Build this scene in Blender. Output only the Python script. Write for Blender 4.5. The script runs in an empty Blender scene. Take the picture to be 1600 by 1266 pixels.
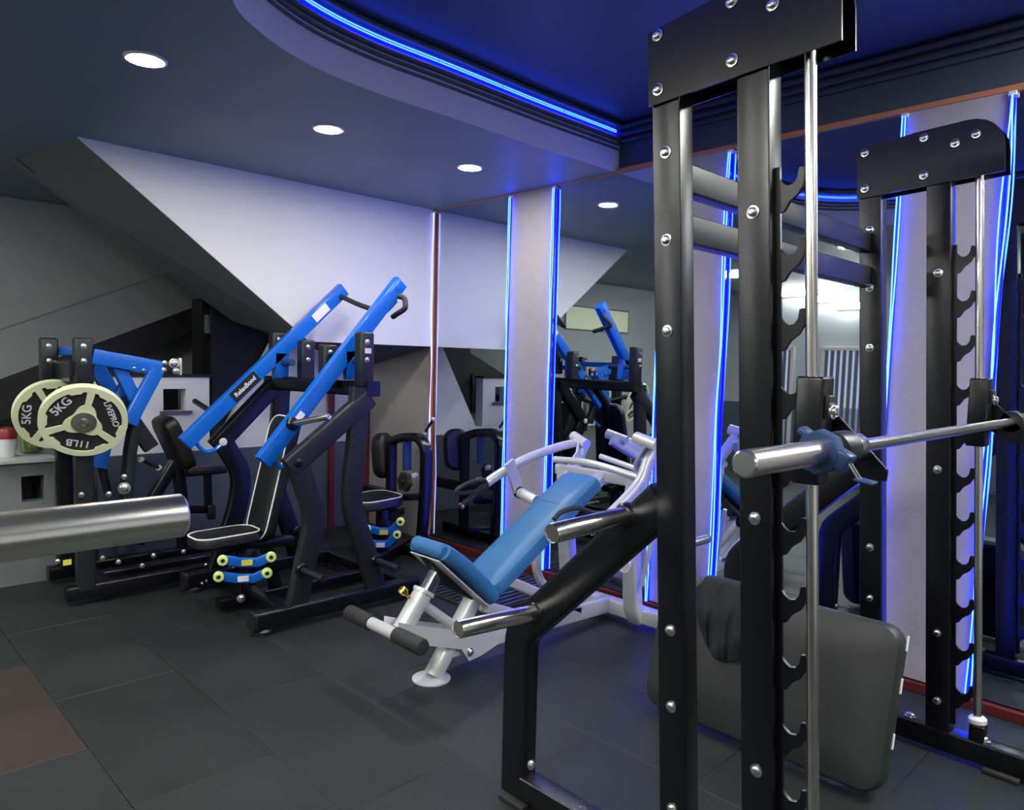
import bpy, bmesh, math, random
from mathutils import Vector, Matrix, Quaternion
random.seed(7)
S = bpy.context.scene
C = S.collection
V = Vector
PI = math.pi
R = math.radians

# ------------------------------------------------------------------ camera, world, exposure
CAM_F, CAM_P, CAM_R, CAM_Y, CAM_CY, CAM_H = 1152.0, .0766, -.0251, .7957, 655.0, 1.4
_f = V((math.cos(CAM_Y)*math.cos(CAM_P), math.sin(CAM_Y)*math.cos(CAM_P), -math.sin(CAM_P)))
_r0 = V((math.sin(CAM_Y), -math.cos(CAM_Y), 0)); _d0 = _f.cross(_r0)
_c, _s = math.cos(CAM_R), math.sin(CAM_R)
_r = _c*_r0 + _s*_d0; _d = -_s*_r0 + _c*_d0
cam = bpy.data.objects.new('camera', bpy.data.cameras.new('camera')); C.objects.link(cam)
cam.matrix_world = Matrix(((_r.x, -_d.x, -_f.x, 0), (_r.y, -_d.y, -_f.y, 0), (_r.z, -_d.z, -_f.z, CAM_H), (0, 0, 0, 1)))
cam.data.sensor_width = 36; cam.data.lens = 36*CAM_F/1600; cam.data.shift_y = (CAM_CY-633)/1600
cam.data.clip_start = .05
S.camera = cam
S.view_settings.view_transform = 'Standard'; S.view_settings.look = 'None'
S.view_settings.gamma = 1; S.view_settings.use_curve_mapping = False
S.view_settings.exposure = 1.1
w = bpy.data.worlds.new('world'); S.world = w; w.use_nodes = True
w.node_tree.nodes['Background'].inputs[0].default_value = (.35, .4, .5, 1)
w.node_tree.nodes['Background'].inputs[1].default_value = .05
DOWN_E, TUBE_E, LED_E, PANEL_E = 185.0, 40.0, 12.0, 24.0

def P(ax, c, x, y):
    """point of the plane <axis>=c measured at picture position x, y (1600 x 1266)"""
    d = _r*((x-800)/CAM_F) + _d*((y-CAM_CY)/CAM_F) + _f
    i = 'XYZ'.index(ax); o = V((0, 0, CAM_H))
    return o + d*((c-o[i])/d[i])

# ------------------------------------------------------------------ materials
def mat(name, col, rough=.5, metal=0., bump=0., bscale=200., var=0., vscale=8., emit=None, estr=0., coat=0., spec=.5, rnd=0., aniso=None):
    m = bpy.data.materials.new(name); m.use_nodes = True
    nt = m.node_tree; b = nt.nodes['Principled BSDF']
    b.inputs['Base Color'].default_value = (*col, 1); b.inputs['Roughness'].default_value = rough
    b.inputs['Metallic'].default_value = metal; b.inputs['Specular IOR Level'].default_value = spec
    b.inputs['Coat Weight'].default_value = coat
    tc = nt.nodes.new('ShaderNodeTexCoord')
    src = tc.outputs['Object']
    last = None
    if var:
        n = nt.nodes.new('ShaderNodeTexNoise'); n.inputs['Scale'].default_value = vscale; n.inputs['Detail'].default_value = 6
        if aniso:
            mp = nt.nodes.new('ShaderNodeMapping'); mp.inputs['Scale'].default_value = aniso
            nt.links.new(src, mp.inputs[0]); nt.links.new(mp.outputs[0], n.inputs['Vector'])
        else: nt.links.new(src, n.inputs['Vector'])
        mx = nt.nodes.new('ShaderNodeMix'); mx.data_type = 'RGBA'
        mx.inputs[6].default_value = (*[c*(1-var) for c in col], 1); mx.inputs[7].default_value = (*[min(1, c*(1+var)) for c in col], 1)
        nt.links.new(n.outputs['Fac'], mx.inputs[0]); last = mx.outputs[2]
        rr = nt.nodes.new('ShaderNodeMapRange'); rr.inputs[3].default_value = max(.02, rough-.1); rr.inputs[4].default_value = min(1, rough+.12)
        nt.links.new(n.outputs['Fac'], rr.inputs[0]); nt.links.new(rr.outputs[0], b.inputs['Roughness'])
    if rnd:
        oi = nt.nodes.new('ShaderNodeObjectInfo'); hs = nt.nodes.new('ShaderNodeHueSaturation')
        mr = nt.nodes.new('ShaderNodeMapRange'); mr.inputs[3].default_value = 1-rnd; mr.inputs[4].default_value = 1+rnd
        nt.links.new(oi.outputs['Random'], mr.inputs[0]); nt.links.new(mr.outputs[0], hs.inputs['Value'])
        if last: nt.links.new(last, hs.inputs['Color'])
        else: hs.inputs['Color'].default_value = (*col, 1)
        last = hs.outputs[0]
    if last: nt.links.new(last, b.inputs['Base Color'])
    if bump:
        n2 = nt.nodes.new('ShaderNodeTexNoise'); n2.inputs['Scale'].default_value = bscale; n2.inputs['Detail'].default_value = 4
        nt.links.new(src, n2.inputs['Vector'])
        bp = nt.nodes.new('ShaderNodeBump'); bp.inputs['Strength'].default_value = bump; bp.inputs['Distance'].default_value = .004
        nt.links.new(n2.outputs['Fac'], bp.inputs['Height']); nt.links.new(bp.outputs[0], b.inputs['Normal'])
    if emit:
        b.inputs['Emission Color'].default_value = (*emit, 1); b.inputs['Emission Strength'].default_value = estr
    return m

M = dict(
    black=mat('black powder coat', (.003, .0034, .0055), .27, bump=.06, bscale=500, spec=.55),
    black2=mat('charcoal powder coat', (.012, .0135, .017), .36, bump=.12, bscale=500),
    blue=mat('blue powder coat', (.002, .12, .60), .3, bump=.05, bscale=300, coat=.3),
    navy=mat('dark blue plastic', (.02, .05, .14), .35),
    silver=mat('silver paint', (.62, .62, .64), .3, metal=.25, bump=.05, bscale=400),
    chrome=mat('brushed chrome', (.78, .75, .69), .24, metal=1, bump=.03, bscale=60),
    steel=mat('zinc bolt', (.8, .8, .78), .22, metal=1),
    bluepad=mat('blue vinyl', (.03, .15, .36), .42, bump=.12, bscale=260, var=.08, vscale=5),
    vinyl=mat('black vinyl', (.008, .0085, .01), .42, bump=.2, bscale=240),
    greyvinyl=mat('charcoal vinyl', (.026, .029, .029), .46, bump=.25, bscale=300),
    cloth=mat('black cloth', (.012, .016, .022), .9, bump=.5, bscale=350),
    piping=mat('white piping', (.85, .85, .88), .5),
    rubber=mat('black rubber', (.02, .02, .021), .7, bump=.3, bscale=300),
    tile=mat('rubber tile', (.0145, .019, .0195), .5, bump=.6, bscale=170, var=.55, vscale=2.2, rnd=.12, spec=.4),
    tilebrown=mat('brown rubber tile', (.034, .022, .017), .55, bump=.6, bscale=170, var=.4, vscale=3, spec=.4),
    joint=mat('joint', (.006, .006, .007), .9),
    white=mat('white paint', (.72, .72, .74), .55, bump=.12, bscale=60, var=.04, vscale=2),
    slate=mat('slate paint', (.06, .075, .10), .5, bump=.12, bscale=80, var=.1, vscale=2),
    soffit=mat('slate ceiling paint', (.17, .225, .27), .5, bump=.1, bscale=80, var=.08, vscale=2),
    tray=mat('navy ceiling paint', (.05, .075, .17), .5, bump=.1, bscale=80),
    fascia=mat('lilac grey paint', (.5, .5, .62), .5, bump=.1, bscale=80),
    stair=mat('grey stair paint', (.20, .215, .215), .6, bump=.15, bscale=60, var=.06, vscale=2),
    farwall=mat('grey wall paint', (.33, .35, .355), .6, bump=.15, bscale=60, var=.06, vscale=2),
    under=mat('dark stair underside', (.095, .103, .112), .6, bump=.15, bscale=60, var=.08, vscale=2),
    dark=mat('near black paint', (.003, .0035, .007), .6),
    beige=mat('beige plaster', (.34, .31, .30), .65, bump=.25, bscale=120, var=.08, vscale=12),
    paper=mat('wallpaper', (.36, .33, .35), .65, bump=.5, bscale=160, var=.08, vscale=25),
    mirror=mat('mirror glass', (.70, .75, .80), .015, metal=1),
    copper=mat('copper brown strip', (.5, .19, .09), .4),
    red=mat('dark red paint', (.11, .014, .014), .4),
    ledcore=mat('led tube', (.1, .2, .9), .4, emit=(.012, .045, 1.), estr=LED_E),
    ledsoft=mat('led tube soft', (.1, .2, .9), .4, emit=(.02, .085, 1.), estr=LED_E*.42),
    ledback=mat('led sleeve', (.02, .05, .6), .3, emit=(.0, .0, 1.), estr=.5),
    ledpale=mat('led tube pale', (.3, .3, .9), .4, emit=(.30, .33, 1.), estr=1.3),
    lamp=mat('downlight diffuser', (1, 1, 1), .5, emit=(1., .97, .86), estr=DOWN_E),
    tube=mat('tube lamp', (1, 1, 1), .5, emit=(.97, 1., .95), estr=TUBE_E),
    panel=mat('panel lamp', (1, 1, 1), .5, emit=(.97, 1., .93), estr=PANEL_E),
    lampring=mat('lamp ring', (.7, .7, .7), .4),
    lime=mat('lime plastic', (.72, .9, .28), .4),
    cream=mat('cream paint', (.84, .88, .56), .45, bump=.1, bscale=200),
    sticker=mat('white sticker', (.8, .8, .85), .5),
    yellow=mat('yellow sticker', (.75, .72, .1), .5),
    brass=mat('brass', (.85, .5, .12), .25, metal=1),
    cup=mat('white plastic', (.7, .7, .7), .4),
    redlid=mat('red lid', (.25, .02, .02), .4),
    glass=mat('green glass', (.12, .16, .05), .08, spec=.8, coat=1),
    counter=mat('counter grey', (.18, .20, .20), .5, var=.1),
    countertop=mat('counter top', (.55, .58, .56), .35),
    wood=mat('dark red louvre', (.10, .02, .02), .5),
    rubberfloor=mat('far floor', (.2, .21, .2), .6),
    window=mat('window glass lit', (.5, .5, .55), .2, emit=(.6, .7, 1.), estr=.25),
    frame=mat('window frame', (.5, .48, .46), .5),
)

# ------------------------------------------------------------------ mesh helpers
class MB:
    def __init__(s): s.v = []; s.f = []
    def add(s, vs, fs):
        o = len(s.v); s.v += [V(p) for p in vs]; s.f += [tuple(i+o for i in f) for f in fs]; return s
    def box(s, c, size, rot=None, ch=0.):
        c = V(c); h = [x/2 for x in size]; rot = rot or Matrix.Identity(3)
        if ch <= 0:
            vs = [c+rot@V((x*h[0], y*h[1], z*h[2])) for z in (-1, 1) for y in (-1, 1) for x in (-1, 1)]
            return s.add(vs, [(0, 2, 3, 1), (4, 5, 7, 6), (0, 1, 5, 4), (2, 6, 7, 3), (0, 4, 6, 2), (1, 3, 7, 5)])
        bm = bmesh.new(); bmesh.ops.create_cube(bm, size=1)
        for v in bm.verts: v.co = V((v.co.x*size[0], v.co.y*size[1], v.co.z*size[2]))
        bmesh.ops.bevel(bm, geom=bm.edges[:], offset=ch, segments=3, profile=.5, affect='EDGES')
        bm.verts.index_update()
        s.add([c+rot@v.co for v in bm.verts], [tuple(v.index for v in f.verts) for f in bm.faces]); bm.free(); return s
    def prism(s, pts, ext):
        """polygon of 3D points pushed along ext"""
        ext = V(ext); n = len(pts); pts = [V(p) for p in pts]
        nrm = V((0, 0, 0))
        for i in range(n): nrm += (pts[i]-pts[0]).cross(pts[(i+1) % n]-pts[0])
        if nrm.dot(ext) > 0: pts = pts[::-1]
        vs = pts+[p+ext for p in pts]
        fs = [tuple(range(n)), tuple(range(2*n-1, n-1, -1))]+[((i+1) % n, i, n+i, n+(i+1) % n) for i in range(n)]
        return s.add(vs, fs)
    def sweep(s, path, prof, up=(0, 0, 1), closed=False, caps=True):
        path = [V(p) for p in path]; n = len(path); m = len(prof)
        segs = [(path[(i+1) % n]-path[i]).normalized() for i in range(n if closed else n-1)]
        t = segs[0]; u = V(up)
        if abs(t.dot(u.normalized())) > .98: u = V((0, 1, 0)) if abs(t.y) < .9 else V((1, 0, 0))
        a = t.cross(u).normalized(); b = a.cross(t).normalized()
        rings = []
        for i in range(n):
            if closed: ti, to = segs[i-1], segs[i]
            else: ti, to = segs[max(0, i-1)], segs[min(len(segs)-1, i)]
            nn = ti+to
            if i > 0 or closed:
                if i > 0:
                    q = tprev.rotation_difference(ti); a = q@a; b = q@b
                elif closed: a0, b0 = a, b
            tprev = ti if i > 0 or closed else t
            if i == 0 and closed:
                q = t.rotation_difference(ti); a = q@a; b = q@b
            ring = []
            for (x, y) in prof:
                o = a*x+b*y
                d = ti.dot(nn)
                if nn.length > .2 and abs(d) > 1e-5: o = o-ti*(o.dot(nn)/d)
                ring.append(path[i]+o)
            rings += ring
        fs = []
        for i in range(n if closed else n-1):
            j = (i+1) % n
            for k in range(m):
                l = (k+1) % m
                fs.append((i*m+k, i*m+l, j*m+l, j*m+k))
        if caps and not closed:
            fs.append(tuple(range(m-1, -1, -1))); fs.append(tuple((n-1)*m+k for k in range(m)))
        return s.add(rings, fs)
    def tube(s, path, r, seg=14, closed=False, up=(0, 0, 1)):
        return s.sweep(path, [(r*math.cos(2*PI*k/seg), r*math.sin(2*PI*k/seg)) for k in range(seg)], up, closed)
    def beam(s, path, w, h, up=(0, 0, 1), r=None):
        """rectangular tube: w across, h along up"""
        return s.sweep(path, rrect(w, h, min(w, h)*.12 if r is None else r), up)
    def lathe(s, p, axis, prof, seg=24):
        p = V(p); ax = V(axis).normalized(); u = V((0, 0, 1)) if abs(ax.z) < .9 else V((1, 0, 0))
        a = ax.cross(u).normalized(); b = ax.cross(a)
        vs = []; m = len(prof)
        for k in range(seg):
            an = 2*PI*k/seg
            for (r, h) in prof: vs.append(p+ax*h+(a*math.cos(an)+b*math.sin(an))*r)
        fs = []
        for k in range(seg):
            l = (k+1) % seg
            for i in range(m-1): fs.append((k*m+i, k*m+i+1, l*m+i+1, l*m+i))
        fs.append(tuple(k*m for k in range(seg))); fs.append(tuple(k*m+m-1 for k in range(seg-1, -1, -1)))
        return s.add(vs, fs)
    def build(s, name, material, parent=None, smooth=True, ang=35):
        me = bpy.data.meshes.new(name)
        off = V((0, 0, 0))
        if parent is not None:
            r = parent
            while r.parent: r = r.parent
            off = r.location
        me.from_pydata([tuple(v-off) for v in s.v], [], s.f)
        bm = bmesh.new(); bm.from_mesh(me)
        bmesh.ops.remove_doubles(bm, verts=bm.verts, dist=1e-6)
        bmesh.ops.recalc_face_normals(bm, faces=bm.faces); bm.to_mesh(me); bm.free()
        me.materials.append(M[material] if isinstance(material, str) else material)
        if smooth:
            for p in me.polygons: p.use_smooth = True
            me.set_sharp_from_angle(angle=R(ang))
        o = bpy.data.objects.new(name, me); C.objects.link(o)
        if parent is not None: o.parent = parent
        return o

def rrect(w, h, r, n=3):
    pts = []
    for cx, cy, a0 in ((w/2-r, h/2-r, 0), (-w/2+r, h/2-r, 90), (-w/2+r, -h/2+r, 180), (w/2-r, -h/2+r, 270)):
        for k in range(n+1):
            a = R(a0+90*k/n); pts.append((cx+r*math.cos(a), cy+r*math.sin(a)))
    return pts
def smooth_path(pts, n=8, closed=False):
    pts = [V(p) for p in pts]; out = []; N = len(pts)
    for i in range(N if closed else N-1):
        if closed: p0, p1, p2, p3 = pts[i-1], pts[i], pts[(i+1) % N], pts[(i+2) % N]
        else: p0, p1, p2, p3 = pts[max(0, i-1)], pts[i], pts[i+1], pts[min(N-1, i+2)]
        for k in range(n):
            t = k/n
            out.append(.5*((2*p1)+(p2-p0)*t+(2*p0-5*p1+4*p2-p3)*t*t+(3*p1-p0-3*p2+p3)*t**3))
    if not closed: out.append(pts[-1])
    return out
def bend(pts, r, n=5):
    """polyline with its inner corners rounded by radius r"""
    pts = [V(p) for p in pts]; out = [pts[0]]
    for i in range(1, len(pts)-1):
        a, b, c = pts[i-1], pts[i], pts[i+1]
        d = min(r, (a-b).length*.45, (c-b).length*.45)
        p, q = b+(a-b).normalized()*d, b+(c-b).normalized()*d
        for k in range(n+1):
            t = k/n; out.append(p*(1-t)**2+b*2*t*(1-t)+q*t*t)
    out.append(pts[-1]); return out

def thing(name, label, cat, loc, group=None):
    o = bpy.data.objects.new(name, None); C.objects.link(o); o.location = loc; o.empty_display_size = .1
    o['label'] = label; o['category'] = cat
    if group: o['group'] = group
    return o
def tag(o, label, cat, group=None):
    o['label'] = label; o['category'] = cat
    if group: o['group'] = group
    return o
def struct(o, label=None):
    o['kind'] = 'structure'
    if label: o['label'] = label
    return o

# a bolt head shared by all
def _bolt_mesh():
    mb = MB(); mb.lathe((0, 0, 0), (0, 0, 1), [(.0155, -.001), (.0155, .0025), (.011, .003), (.011, .008), (.008, .0105), (.004, .011)], 12)
    o = mb.build('bolt', 'steel'); me = o.data; bpy.data.objects.remove(o); return me
BOLT = _bolt_mesh()
def bolt(parent, p, n, s=1.):
    o = bpy.data.objects.new('bolt', BOLT); C.objects.link(o)
    r = parent
    while r.parent: r = r.parent
    o.parent = parent; o.location = V(p)-r.location
    o.rotation_mode = 'QUATERNION'; o.rotation_quaternion = V((0, 0, 1)).rotation_difference(V(n).normalized()); o.scale = (s, s, s)
    return o
def pad_mesh(mb, c, size, rot, r=.02, sub=2, crown=.0, rc=None):
    """upholstered cushion: rounded rectangle outline, rounded edges; size = length x, width y, thickness z"""
    L, W, T = size; rc = rc or min(L, W)*.18
    out = rrect(L, W, rc, 6); n = len(out); c = V(c)
    levels = [(-T/2, r*.5), (-T/2+r*.5, 0), (T/2-r, 0), (T/2-r*.35, r*.3), (T/2, r)]
    vs = []
    for z, ins in levels:
        for (x, y) in out:
            k = 1-ins*2/min(L, W)
            vs.append(c+rot@V((x*(1-ins*2/L), y*(1-ins*2/W), z)))
    # crown ring
    for (x, y) in out: vs.append(c+rot@V((x*.5, y*.5, T/2+crown)))
    m = len(levels)+1
    fs = [tuple(range(n-1, -1, -1)), tuple((m-1)*n+k for k in range(n))]
    for i in range(m-1):
        for k in range(n):
            l = (k+1) % n; fs.append((i*n+k, i*n+l, (i+1)*n+l, (i+1)*n+k))
    mb.add(vs, fs); return [c+rot@V((x*(1-.5*r/L), y*(1-.5*r/W), T/2-r*.3)) for (x, y) in out]
def frame_rot(x, y=None, z=None):
    """3x3 rotation with local x along x and local z near z (or y near y)"""
    x = V(x).normalized()
    if z is not None:
        y = V(z).cross(x).normalized(); z = x.cross(y)
    else:
        z = x.cross(V(y)).normalized(); y = z.cross(x)
    return Matrix((x, y, z)).transposed()

# ------------------------------------------------------------------ room numbers
WX = 3.52          # mirror wall
WY = 4.47          # face of the stair bulkhead
LY = 5.36          # low wall behind it
CZ = 2.525         # soffit
TZ = 2.80          # raised tray ceiling
X0, Y0, Y1 = -3.2, -3.6, 6.6

# floor with rubber tiles
fl = MB().box(((X0+WX)/2, (Y0+Y1)/2, -.085), (WX-X0+.2, Y1-Y0+.2, .12)).build('floor', 'joint'); struct(fl)
TW, TL = .47, .94
def tile_mesh(w, l):
    mb = MB(); h = .026; c = .0028
    prof = [(-1, -1), (1, -1), (1, 1), (-1, 1)]
    vs = [(x*w/2, y*l/2, -h) for x, y in prof]+[(x*w/2, y*l/2, -c) for x, y in prof]+[(x*(w/2-c), y*(l/2-c), 0) for x, y in prof]
    fs = [(3, 2, 1, 0), (8, 9, 10, 11)]+[(a+k, a+(k+1) % 4, a+4+(k+1) % 4, a+4+k) for a in (0, 4) for k in range(4)]
    mb.add(vs, fs); o = mb.build('tile', 'tile', smooth=False); me = o.data; bpy.data.objects.remove(o); return me
TM = tile_mesh(TW-.0015, TL-.0015)
TMB = TM.copy(); TMB.materials.clear(); TMB.materials.append(M['tilebrown'])
offs = {0: .02, 1: .47, 2: .02, 3: -.21, 4: .28}
for i in range(-9, 5):
    xc = 1.18+TW*(i+.5)
    if xc+TW/2 > WX+.02: continue
    yo = {-2: 2.83, -1: 2.36, 0: 1.9, 1: 1.69, 2: 2.2, 3: 1.72, 4: 2.2}.get(i, 1.9+.47*(i % 2))
    for j in range(-7, 6):
        yc = yo+TL*(j+.5)
        if yc-TL/2 < Y0-.3 or yc+TL/2 > Y1+.5: continue
        brown = i == -2 and 2.83 < yc < 3.77
        o = bpy.data.objects.new('tile', TMB if brown else TM); C.objects.link(o); o.parent = fl
        o.location = (xc, yc, random.uniform(-.0012, .0006)); o.rotation_euler = (random.uniform(-.001, .001), random.uniform(-.002, .002), random.uniform(-.002, .002))

# ceiling : soffit around the raised tray
arc = [P('Z', CZ, *p) for p in ((965, 270), (850, 233), (700, 182), (580, 142), (480, 99), (400, 45), (362, -5))]
arc = [V((WX, arc[0].y, CZ))]+arc[1:]
e = arc[-1]
arc += [V((e.x-.12, e.y-.3, CZ)), V((e.x-.2, e.y-.7, CZ)), V((e.x-.2, -.9, CZ)), V((e.x-.05, -1.5, CZ)), V((e.x+.5, -2.1, CZ)), V((e.x+1.3, -2.3, CZ)), V((WX, -2.3, CZ))]
arc = smooth_path(arc, 6)
mb = MB(); ymax = max(p.y for p in arc)
mx_i = [i for i, p in enumerate(arc) if p.y == ymax][0]
pts = [p.copy() for p in arc]; 
for i in range(1, len(pts)): pts[i].y = min(pts[i].y, pts[i-1].y-1e-4)
n = len(pts)
vs = []; fs = []
for p in pts: vs += [(X0-.1, p.y, CZ), (p.x, p.y, CZ)]
for i in range(n-1): fs.append((2*i, 2*i+2, 2*i+3, 2*i+1))
mb.add(vs, fs)
mb.add([(X0-.1, pts[0].y, CZ), (WX+.1, pts[0].y, CZ), (WX+.1, Y1+.1, CZ), (X0-.1, Y1+.1, CZ)], [(0, 1, 2, 3)])
mb.add([(X0-.1, pts[-1].y, CZ), (WX+.1, pts[-1].y, CZ), (WX+.1, Y0-.1, CZ), (X0-.1, Y0-.1, CZ)], [(0, 3, 2, 1)])
ceil = mb.build('ceiling', 'soffit', smooth=False); struct(ceil)
arc = pts
mb = MB(); vs = []; fs = []
for p in arc: vs += [(p.x, p.y, CZ), (p.x, p.y, TZ)]
for i in range(n-1): fs.append((2*i, 2*i+1, 2*i+3, 2*i+2))
mb.add(vs, fs); mb.build('fascia', 'fascia', ceil, ang=60)['label'] = 'lilac grey curved edge of the raised ceiling'
MB().box(((X0+WX)/2, (Y0+Y1)/2, TZ+.03), (WX-X0+.3, Y1-Y0+.3, .06)).build('raised_panel', 'tray', ceil, False)['label'] = 'navy raised part of the ceiling'
def inset(path, d, z):
    out = []
    for i, p in enumerate(path):
        t = (path[min(i+1, len(path)-1)]-path[max(i-1, 0)]); t.z = 0; t.normalize()
        out.append(V((p.x+t.y*(-d)*-1*-1, p.y, 0)) if False else V((p.x-t.y*d, p.y+t.x*d, z)))
    return out
# the side that faces into the tray
for z, d, ww, hh in ((2.655, .006, .012, .012), (2.68, .010, .018, .012), (2.705, .016, .03, .012), (2.775, .03, .05, .018)):
    MB().beam(inset(arc, d, z), ww, hh, r=.003).build('moulding', 'slate', ceil)
# crown mouldings on the mirror wall inside the tray
for z, d in ((2.695, .018), (2.73, .03), (2.77, .045)):
    MB().beam([(WX-d/2, arc[0].y, z), (WX-d/2, arc[-1].y, z)], d, .022, r=.004).build('moulding', 'slate', ceil)

# walls
def wall(name, c, s, m='slate'):
    return struct(MB().box(c, s).build(name, m, None, False))
wr = wall('wall_right', (WX+.06, (Y0+Y1)/2, TZ/2), (.12, Y1-Y0+.2, TZ+.1), 'slate')
wall('wall_far', ((X0+WX)/2, Y1+.06, TZ/2), (WX-X0+.2, .12, TZ+.1), 'farwall')
wl = wall('wall_left', (X0-.06, (Y0+Y1)/2, TZ/2), (.12, Y1-Y0+.2, TZ+.1), 'farwall')
wall('wall_back', ((X0+WX)/2, Y0-.06, TZ/2), (WX-X0+.2, .12, TZ+.1), 'white')
# beige plaster past the corner
MB().box((WX-.006, (WY+LY)/2+.02, 1.3), (.012, LY-WY+.04, 2.6)).build('plaster', 'beige', wr, False)['label'] = 'beige plaster past the mirrors under the stairs'

# pillars of wallpaper between the mirrors
PIL = [(3.235, 3.62), (2.02, 2.405), (.79, 1.175)]
for a, b in PIL:
    MB().box((WX-.012, (a+b)/2, (CZ+.05)/2), (.024, b-a, CZ-.05), ch=.003).build('panel', 'paper', wr, False)['label'] = 'pale textured wallpaper pillar between mirrors'
plinth = struct(MB().box((WX-.02, (WY+Y0)/2, .022), (.04, WY-Y0, .044), ch=.004).build('baseboard_right', 'red', None, False))
t = struct(MB().box((WX-.012, (WY+Y0)/2, CZ+.006), (.034, WY-Y0, .024), ch=.003).build('trim_1', 'copper', None, False))
# mirrors
MIR = [(3.62, WY-.01, 'mirror in the corner beside the white stair bulkhead'), (2.405, 3.235, 'mirror behind the silver incline press'),
       (1.175, 2.02, 'mirror seen through the black rack, reflecting the bright lamps'), (-.35, .79, 'mirror at the right edge of the picture')]
for a, b, lb in MIR:
    o = thing('wall_mirror', 'tall frameless '+lb, 'mirror', (WX-.01, (a+b)/2, .05), 'wall mirrors')
    MB().box((WX-.008, (a+b)/2, (CZ+.05)/2), (.012, b-a-.004, CZ-.055)).build('mirror_glass', 'mirror', o, False)
# remaining wall panels further back (seen only from the side)
MB().box((WX-.012, -.55, (CZ+.05)/2), (.024, .38, CZ-.05), ch=.003).build('panel', 'paper', wr, False)

# led strips
def led_strip(y, label, core='ledcore', z0=.05, z1=2.5, sway=.0, back='ledback'):
    o = thing('led_strip', label, 'light strip', (WX-.03, y, z0), 'vertical light strips')
    MB().beam([(WX-.032, y, z0), (WX-.032, y, z1)], .012, .012, up=(1, 0, 0)).build('sleeve', back, o)
    for s in (-1, 1):
        ph = random.uniform(0, 6)
        pth = [(WX-.042-.002*math.sin(k*.9+ph), y+s*.005+.004*math.sin(k*.5+ph)*sway+s*.003*math.sin(k*.31), z0+(z1-z0)*k/30) for k in range(31)]
        MB().tube(pth, .0028, 6).build('glow_tube', core, o)
    MB().box((WX-.03, y, z1+.008), (.02, .03, .018), ch=.003).build('end_cap', 'cup', o)
    return o
led_strip(3.625, 'blue light strip on the left edge of the pale pillar near the corner')
led_strip(3.228, 'blue light strip on the right edge of the pale pillar near the corner')
led_strip(2.41, 'blue light strip just left of the front upright of the rack')
led_strip(2.012, 'blue light strip between the two front uprights of the rack', sway=1)
led_strip(1.18, 'blue light strip left of the widest pale pillar on the right')
led_strip(.785, 'blue light strip right of the widest pale pillar, by the far guide rod', sway=1.5)
o = led_strip(WY-.025, 'thin violet light strip on copper trim in the corner of the wall', core='ledpale', z0=.06, z1=2.5, sway=1.2, back='copper')
MB().beam([(WX-.02, WY-.005, .1), (WX-.02, WY-.005, 2.5)], .02, .02).build('copper_trim', 'copper', o)
# the curved strip in the raised ceiling
lc = thing('led_strip', 'curved blue light strip running round the raised ceiling', 'light strip', (arc[30].x, arc[30].y, 2.74))
lp = inset(arc, .028, 2.742)
for dz in (-.005, .005):
    for k in range(1, len(lp)-4, 4):
        MB().tube([p+V((0, 0, dz)) for p in lp[k:k+4]]+[(lp[k+3]*.06+lp[k+4]*.94)+V((0, 0, dz))], .0026, 6).build('glow_tube', 'ledsoft', lc)
MB().beam(inset(arc[:-1], .01, 2.742), .014, .018, r=.003).build('sleeve', 'ledback', lc)

# downlights
def downlight(x, y, label):
    o = thing('downlight', label, 'ceiling light', (x, y, CZ), 'round downlights in the soffit')
    MB().lathe((x, y, CZ), (0, 0, -1), [(.078, 0), (.078, .004), (.07, .008), (.06, .006), (.06, .001)], 32).build('trim_ring', 'lampring', o)
    MB().lathe((x, y, CZ-.007), (0, 0, -1), [(.0595, 0), (.0595, .001), (.02, .002)], 32).build('diffuser', 'lamp', o)
for px, lb in (((227, 92), 'largest and nearest round downlight, top left of the ceiling'), ((513, 201), 'middle round downlight of the row in the soffit'), ((734, 261), 'round downlight nearest the mirror wall')):
    p = P('Z', CZ, *px); downlight(p.x, p.y, lb)
for x, y in ((.15, 2.75), (-.25, 1.95), (-1.2, .3), (-.4, -.7), (-.35, -2.0)):
    downlight(x, y, 'round downlight of the soffit row beyond the left edge of the view')
# panel lamps outside the view; the stairs one is added to lighten the wall
for x, y, z, lb in ((2.95, -.28, TZ, 'square panel lamp in the raised ceiling by the mirror wall, behind the viewpoint'), (1.75, -.95, TZ, 'square panel lamp in the middle of the raised ceiling, behind the viewpoint'),
                    (-1.0, 4.5, CZ, 'square panel lamp added left of the view to brighten the wall by the stairs'), (-.65, 1.15, CZ, 'square panel lamp in the soffit left of the viewpoint')):
    o = thing('ceiling_panel_light', lb, 'ceiling light', (x, y, z), 'square ceiling panels')
    MB().box((x, y, z-.008), (.64, .64, .016), ch=.003).build('trim_ring', 'lampring', o)
    MB().box((x, y, z-.018), (.58, .58, .006)).build('diffuser', 'panel', o)

# ------------------------------------------------------------------ stairs at the back
bA = [P('Y', WY, 120, 214), P('Y', WY, 482, 530)]
A0 = V((bA[0].x, WY, CZ)); A1 = V((bA[1].x, WY, 1.505)); A2 = V((WX, WY, 1.505)); A3 = V((WX, WY, CZ))
B0 = P('Y', LY, 15, 245); B0.z = CZ; B1 = P('Y', LY, 365, 503); B1b = V((B1.x+.25, LY, B1.z-.1)); B2 = V((WX, LY, 1.33)); B3 = V((WX, LY, CZ))
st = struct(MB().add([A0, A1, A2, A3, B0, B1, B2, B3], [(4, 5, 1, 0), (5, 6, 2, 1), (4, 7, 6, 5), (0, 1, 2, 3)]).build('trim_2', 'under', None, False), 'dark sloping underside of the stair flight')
MB().prism([A0, A1, A2, A3], (0, -.012, 0)).build('face_panel', 'white', st, False)['label'] = 'smooth white face of the stair bulkhead'
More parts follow.
